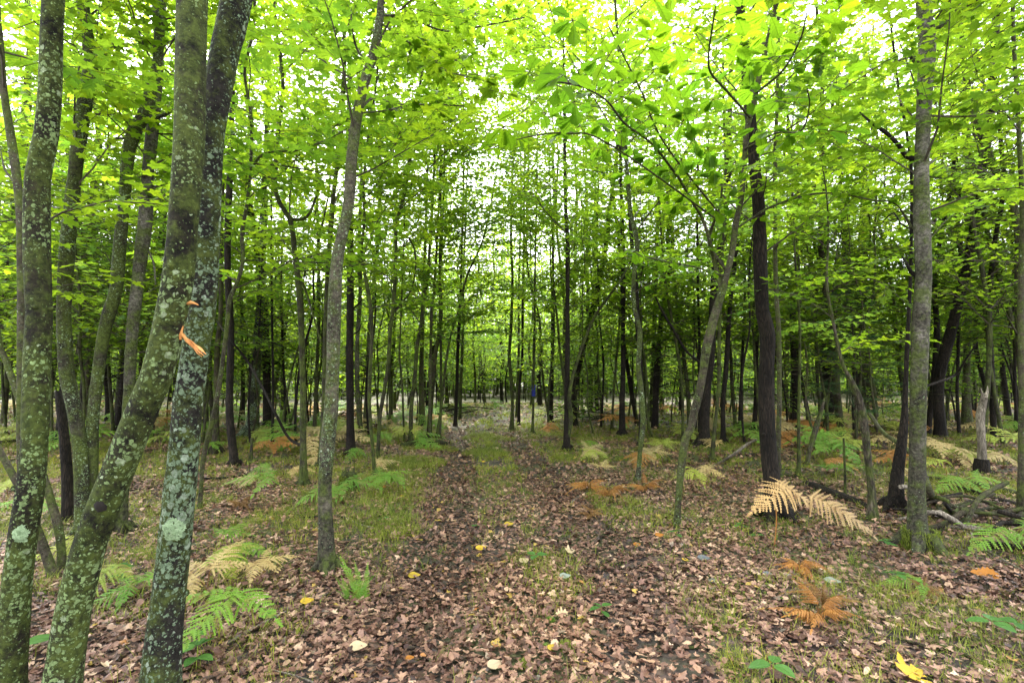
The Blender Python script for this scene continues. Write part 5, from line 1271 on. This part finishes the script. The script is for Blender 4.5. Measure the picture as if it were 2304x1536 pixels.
# ================================================================ BRIGHT SINGLE LEAVES
SHAPE = {'o': 'oval', 'm': 'maple', 'k': 'oak', 'l': 'lobed'}
for px, py, s, mt, shp, rot, lab in (
    (1145, 1192, .10, 'yleaf', 'o', .2, 'golden oval leaf on the lane middle, farthest of the big yellow ones'), (1082, 1243, .10, 'yleaf', 'o', .4, 'yellow leaf on the left wheel track just below centre'),
    (932, 1290, .10, 'yleaf', 'o', .0, 'orange yellow oval leaf on the left side of the lane'), (1243, 1480, .07, 'yleaf', 'o', 1.0, 'narrow bright yellow leaf near the bottom of the lane'),
    (688, 1365, .09, 'yleaf', 'o', .5, 'yellow leaf standing in the grass right of the lowest fern'), (1545, 1282, .08, 'yleaf', 'o', 1.4, 'small yellow leaf on the right verge'),
    (1285, 1245, .08, 'tleaf', 'm', .3, 'pale cream leaf on the right wheel track'), (1485, 1222, .09, 'oleaf', 'o', .3, 'orange leaf left of the curving forked tree foot'),
    (1435, 1242, .08, 'oleaf', 'o', .5, 'dull orange leaf between right wheel track and forked tree'), (2205, 1300, .17, 'oleaf', 'k', -.5, 'big orange oak leaf at the right edge'),
    (1272, 1308, .09, 'gleaf', 'o', .2, 'grey green leaf on the right side of the lane middle'), (1180, 1282, .10, 'tleaf', 'o', .8, 'tan oval leaf on the lane middle'),
    (1868, 1318, .11, 'gleaf', 'o', -.6, 'long grey green leaf on the right, pointing down'), (1583, 1275, .10, 'bleaf', 'o', -.3, 'slate blue leaf on the right verge'),
    (1725, 1312, .07, 'bleaf', 'o', -.8, 'small slate blue leaf right of the grassy verge'), (806, 1462, .10, 'tleaf', 'o', .1, 'pale tan oval leaf at the bottom left of the lane'),
    (1113, 1515, .09, 'tleaf', 'o', .6, 'grey tan leaf at the bottom edge of the lane'), (922, 1475, .05, 'oleaf', 'o', .3, 'small round rust red leaf at the lower left of the lane'),
    (1265, 1395, .09, 'tleaf', 'l', .3, 'pale lobed leaf beside the small moss cushion'), (904, 1125, .06, 'yleaf', 'o', .2, 'small yellow leaf at the lane edge past the mossy stump'),
    (865, 1100, .05, 'oleaf', 'm', .2, 'red orange leaf under the broad green fern'), (2060, 1528, .12, 'yleaf', 'm', .2, 'crumpled orange yellow leaf at the bottom edge on the right'),
    (1260, 1015, .06, 'yleaf', 'o', .2, 'yellow leaf left of the forked dark tree foot'), (1088, 1046, .07, 'yleaf', 'o', .1, 'yellow leaf far up the lane middle')):
    c = on_ground(px, py); g = MB()
    leaves(g, leaf_template(SHAPE[shp], .12, .05, .12, .3), [[0, 0, .035]], [[math.cos(rot), math.sin(rot), .05]], [[.1, -.35, 1]], s, 0, np.array([.5]), 1.3)
    o = g.build('fallen_leaf', M[mt], smooth=()); o.location = tuple(c - [s * .5 * math.cos(rot), 0, 0]); tag(o, lab, 'leaf', 'bright leaves on the ground')

# ================================================================ STICKS AND LOGS
def stick(name, cat, label, pts, bark='olive', lift=.01, forks=()):
    P = []
    for q_ in pts:
        c = on_ground(q_[0], q_[1]); hgt = q_[3] if len(q_) > 3 else lift
        if hgt > .06:      # a raised point: seen where the photo shows it, at the same distance
            c = on_plane(q_[0], q_[1], q_[4])[0]; Yq = q_[4]
        else: Yq = c[1]; c[2] += hgt
        P.append([*c, q_[2] * on_plane(q_[0], q_[1], Yq)[1] / 2])
    P = catmull(np.array(P), .08); base = P[0, :3].copy()
    g = MB(); tube(g, P[:, :3], np.maximum(P[:, 3], .0015), 9, 0, .13, int(pts[0][0]))
    o = g.build(name, M[bark], off=base); o.location = tuple(base)
    return tag(o, label, cat)
for a in (('stick', 'stick', 'thin forked stick on the lane middle near the bottom', [(1060, 1448, 4), (1085, 1410, 5), (1112, 1385, 6), (1170, 1375, 5), (1225, 1368, 4), (1262, 1352, 2)], 'smooth'),
          ('stick', 'stick', 'short side stick rising from the forked stick on the lane', [(1112, 1385, 5), (1120, 1370, 4), (1132, 1350, 3)], 'smooth'),
          ('stick', 'stick', 'straight brown stick low on the right wheel track', [(1465, 1442, 5), (1510, 1455, 7), (1560, 1462, 7), (1600, 1470, 5), (1625, 1468, 3)], 'brown'),
          ('stick', 'stick', 'pale stick running behind the two nearest mossy trunks', [(190, 1432, 9), (230, 1425, 10), (300, 1428, 10), (350, 1430, 9)], 'pale'),
          ('stick', 'stick', 'long pinkish stick right of the lichen trunk pointing at the brightest fern', [(410, 1420, 9), (450, 1415, 8), (480, 1405, 6), (510, 1390, 4)], 'smooth'),
          ('stick', 'stick', 'thin stick under the long pinkish one', [(412, 1422, 5), (450, 1432, 5), (480, 1430, 3)], 'smooth'),
          ('stick', 'stick', 'curved twig between the bright fern and the pale barked tree', [(520, 1285, 5), (570, 1275, 6), (610, 1262, 6), (660, 1248, 5), (700, 1228, 4), (712, 1215, 3)], 'smooth'),
          ('stick', 'stick', 'pale stick propped diagonally left of the rusty dark trunk', [(1590, 1055, 5), (1620, 1038, 6), (1650, 1022, 7, .1, 8.9), (1680, 1000, 6, .2, 8.7), (1702, 988, 4, .3, 8.5)], 'pale'),
          ('log', 'log', 'dark fallen log behind the big dry fern, running to the crooked trunk', [(1812, 1092, 14), (1850, 1108, 18), (1890, 1122, 20), (1930, 1138, 18), (1958, 1150, 14)], 'dark', .03),
          ('log', 'log', 'bare branch lying just below the dark fallen log', [(1700, 1062, 6), (1790, 1070, 8), (1850, 1092, 7), (1900, 1128, 5)], 'brown', .02),
          ('log', 'log', 'long mossy log at the right running to the frame edge, upper of two', [(2088, 1080, 12), (2140, 1092, 18), (2200, 1100, 20), (2260, 1112, 18), (2330, 1128, 16)], 'olive', .04),
          ('log', 'log', 'long grey dark log at the right, lower of two', [(2110, 1098, 8), (2170, 1112, 14), (2240, 1130, 14), (2330, 1158, 14)], 'dark', .03),
          ('log', 'log', 'charred short log at the right edge below the green fern', [(2190, 1228, 14), (2240, 1232, 18), (2290, 1240, 16), (2340, 1245, 14)], 'dark', .03),
          ('branch', 'branch', 'grey branch leaning against the big pale banded tree from behind', [(2118, 1165, 14), (2105, 1140, 15), (2094, 1110, 14, .2, 5.4), (2075, 1060, 12, .4, 5.6), (2040, 1010, 10, .6, 6.2), (1990, 975, 9, .8, 6.6), (1955, 930, 7, .9, 6.9)], 'smooth'),
          ('stick', 'stick', 'pale curved twig left of the rusty dark trunk foot', [(1735, 1215, 4), (1700, 1200, 6), (1672, 1180, 6), (1658, 1155, 5), (1672, 1142, 4)], 'smooth'),
          ('stick', 'stick', 'whitish thin stick in front of the big dry fern', [(1812, 1192, 4), (1850, 1200, 4), (1890, 1206, 3)], 'pale'),
          ('stick', 'stick', 'lichen spotted stick low at the right bottom', [(2050, 1452, 5), (2110, 1460, 8), (2170, 1478, 9), (2220, 1500, 8), (2262, 1510, 5)], 'lichen_thin'),
          ('stick', 'stick', 'long bent stick in the brushwood right of the big pale tree', [(2115, 1172, 5), (2150, 1155, 7), (2200, 1150, 7), (2250, 1148, 5)], 'brown', .05),
          ('stick', 'stick', 'arching stick in the brushwood under the green fern', [(2158, 1190, 6), (2185, 1172, 8), (2215, 1165, 8), (2260, 1162, 5)], 'olive', .05),
          ('stick', 'stick', 'yellowish long twig crossing the brushwood downward', [(2135, 1170, 3), (2180, 1210, 5), (2230, 1245, 5), (2300, 1285, 4)], 'pale', .03),
          ('stick', 'stick', 'twig slanting steeply through the brushwood', [(2180, 1180, 4), (2190, 1220, 4), (2200, 1262, 3)], 'pale', .03),
          ('stick', 'stick', 'dark twig at the big pale tree foot on its right', [(2105, 1215, 5), (2135, 1245, 6), (2165, 1262, 4)], 'dark', .02),
          ('stick', 'stick', 'short pale twig on the left wheel track beyond the moss', [(1060, 1055, 3), (1075, 1066, 4), (1085, 1080, 3)], 'smooth'),
          ('stick', 'stick', 'twig across the lane middle above the golden leaf', [(1075, 1182, 3), (1110, 1165, 5), (1145, 1152, 4), (1172, 1145, 3)], 'smooth'),
          ('stick', 'stick', 'brown twig on the right wheel track above the cream leaf', [(1228, 1206, 3), (1260, 1216, 4), (1295, 1230, 3)], 'brown'),
          ('stick', 'stick', 'dark curved stick on the right wheel track far up', [(1200, 1092, 4), (1230, 1096, 5), (1265, 1090, 4)], 'dark'),
          ('log', 'log', 'fallen dark branch far left behind the lichen trunks', [(0, 1008, 10), (60, 1000, 12), (110, 985, 9)], 'dark', .05),
          ('log', 'log', 'fallen log in the litter left of the bowed brown trunk', [(450, 1085, 8), (500, 1080, 10), (545, 1072, 8)], 'dark', .03),
          ('log', 'log', 'mossy rotten log lying left of the lane by the tight cluster', [(905, 1010, 16), (940, 1005, 20), (975, 1000, 18), (1005, 1002, 12)], 'olive', .05)):
    stick(*a)
r_ = np.random.default_rng(31)
def pile(cx_, cy_, n, label, R0):
    o = empty('brush_pile', (cx_, cy_, float(gz(cx_, cy_))), label, 'brush pile'); c = np.array(o.location)
    for k in range(n):
        a = r_.uniform(0, 3.14); L = r_.uniform(.5, 1.4) * R0; p = c + [r_.normal(0, .35 * R0), r_.normal(0, .3 * R0), r_.uniform(.03, .3 * min(R0, 1.2))]
        d = np.array([math.cos(a), math.sin(a) * .6, r_.normal(0, .18)]) * L / 2
        g = MB(); tube(g, catmull([p - d, p + r_.normal(0, .05, 3), p + d], .15), .008 + .018 * r_.random(), 6, 0, .15, k); g.build('branch', M[['brown', 'smooth', 'dark', 'pale'][k % 4]], o, off=c)
p_ = on_ground(1030, 938); pile(p_[0] - .3, p_[1] + .4, 22, 'heap of dead branches at the left side of the lane bend', 1.5)
p_ = on_ground(700, 950); pile(p_[0], p_[1] + 1, 18, 'tangle of dead branches far back behind the bowed brown trunk', 2.0)
p_ = on_ground(2180, 1190); pile(p_[0], p_[1], 20, 'low brushwood right of the big pale banded tree', .75)
p_ = on_ground(1330, 945); pile(p_[0], p_[1], 14, 'dead branches lying right of the forked dark tree, far back', 1.8)
r2 = np.random.default_rng(99)
nst = 0
while nst < 60:
    y = 2.6 + 12 * r2.random() ** 1.3; x = (r2.random() * 2 - 1) * y
    if abs(x - track_mid(y)) < .9 and r2.random() < .7: continue
    L = r2.uniform(.25, .8) * (1 + y / 12); a = r2.uniform(0, 3.14); d = np.array([math.cos(a), math.sin(a)]) * L / 2
    pts = [np.array([x, y]) + d * t + r2.normal(0, .02, 2) for t in (-1, -.3, .4, 1)]
    P = np.array([[p[0], p[1], float(gz(*p)) + r2.uniform(.015, .035)] for p in pts])
    b = P[0].copy(); g = MB(); tube(g, catmull(P, .08), np.linspace(r2.uniform(.004, .009) * (1 + y / 14), .002, len(catmull(P, .08))), 6, 0, .15, nst)
    sk = ['brown', 'smooth', 'pale', 'dark'][nst % 4]
    o = g.build('stick', M[sk], off=b); o.location = tuple(b)
    v = np.array([x, y, 0]) - CAM
    sw = {'brown': 'brown', 'smooth': 'greyish', 'pale': 'bleached', 'dark': 'blackened'}[sk]
    wh = ('among the near litter' if y < 6 else 'in the litter further back') + (' left of the lane' if x < track_mid(y) else ' right of the lane')
    tag(o, f'thin {sw} twig lying {wh}', 'stick', f'thin {sw} twigs {wh}')
    nst += 1

# ---- tell the copies of one look apart by their place within their zone
ORD = ['leftmost', 'second from left', 'third from left', 'fourth from left', 'fifth from left', 'sixth from left', 'seventh from left', 'eighth from left', 'ninth from left', 'tenth from left', 'eleventh from left', 'twelfth from left', 'thirteenth from left', 'fourteenth from left', 'fifteenth from left', 'sixteenth from left', 'seventeenth from left', 'eighteenth from left']
by = {}
for o in COL.objects:
    if o.parent is None and 'label' in o and o.get('group'): by.setdefault((o['label'], o['group']), []).append(o)
for (lb, g_), os_ in by.items():
    if len(os_) < 2 or len(os_) > 18: continue
    os_.sort(key=lambda o: (o.location.x / max(o.location.y, .1)))
    for k, o in enumerate(os_):
        w = ORD[k]
        if k == len(os_) - 1: w = 'rightmost'
        o['label'] = f'{lb}, {w}'

# ---- the damp air of the wood
if HAZE:
    g = MB()
    x0, x1, y0, y1, z0, z1 = -130, 130, -12, 125, -2, 26
    v = [(x, y, z) for z in (z0, z1) for x, y in ((x0, y0), (x1, y0), (x1, y1), (x0, y1))]
    g.add(v, [0, 3, 2, 1, 4, 5, 6, 7, 0, 1, 5, 4, 1, 2, 6, 5, 2, 3, 7, 6, 3, 0, 4, 7], [4] * 6)
    m, N = mat('haze air')
    pv = N('VolumePrincipled', {'Color': (.86, .95, .84, 1), 'Density': HAZE, 'Anisotropy': .2})
    out = N('OutputMaterial'); m.node_tree.links.new(pv.outputs[0], out.inputs['Volume'])
    tag(g.build('haze', m, smooth=()), kind='stuff')
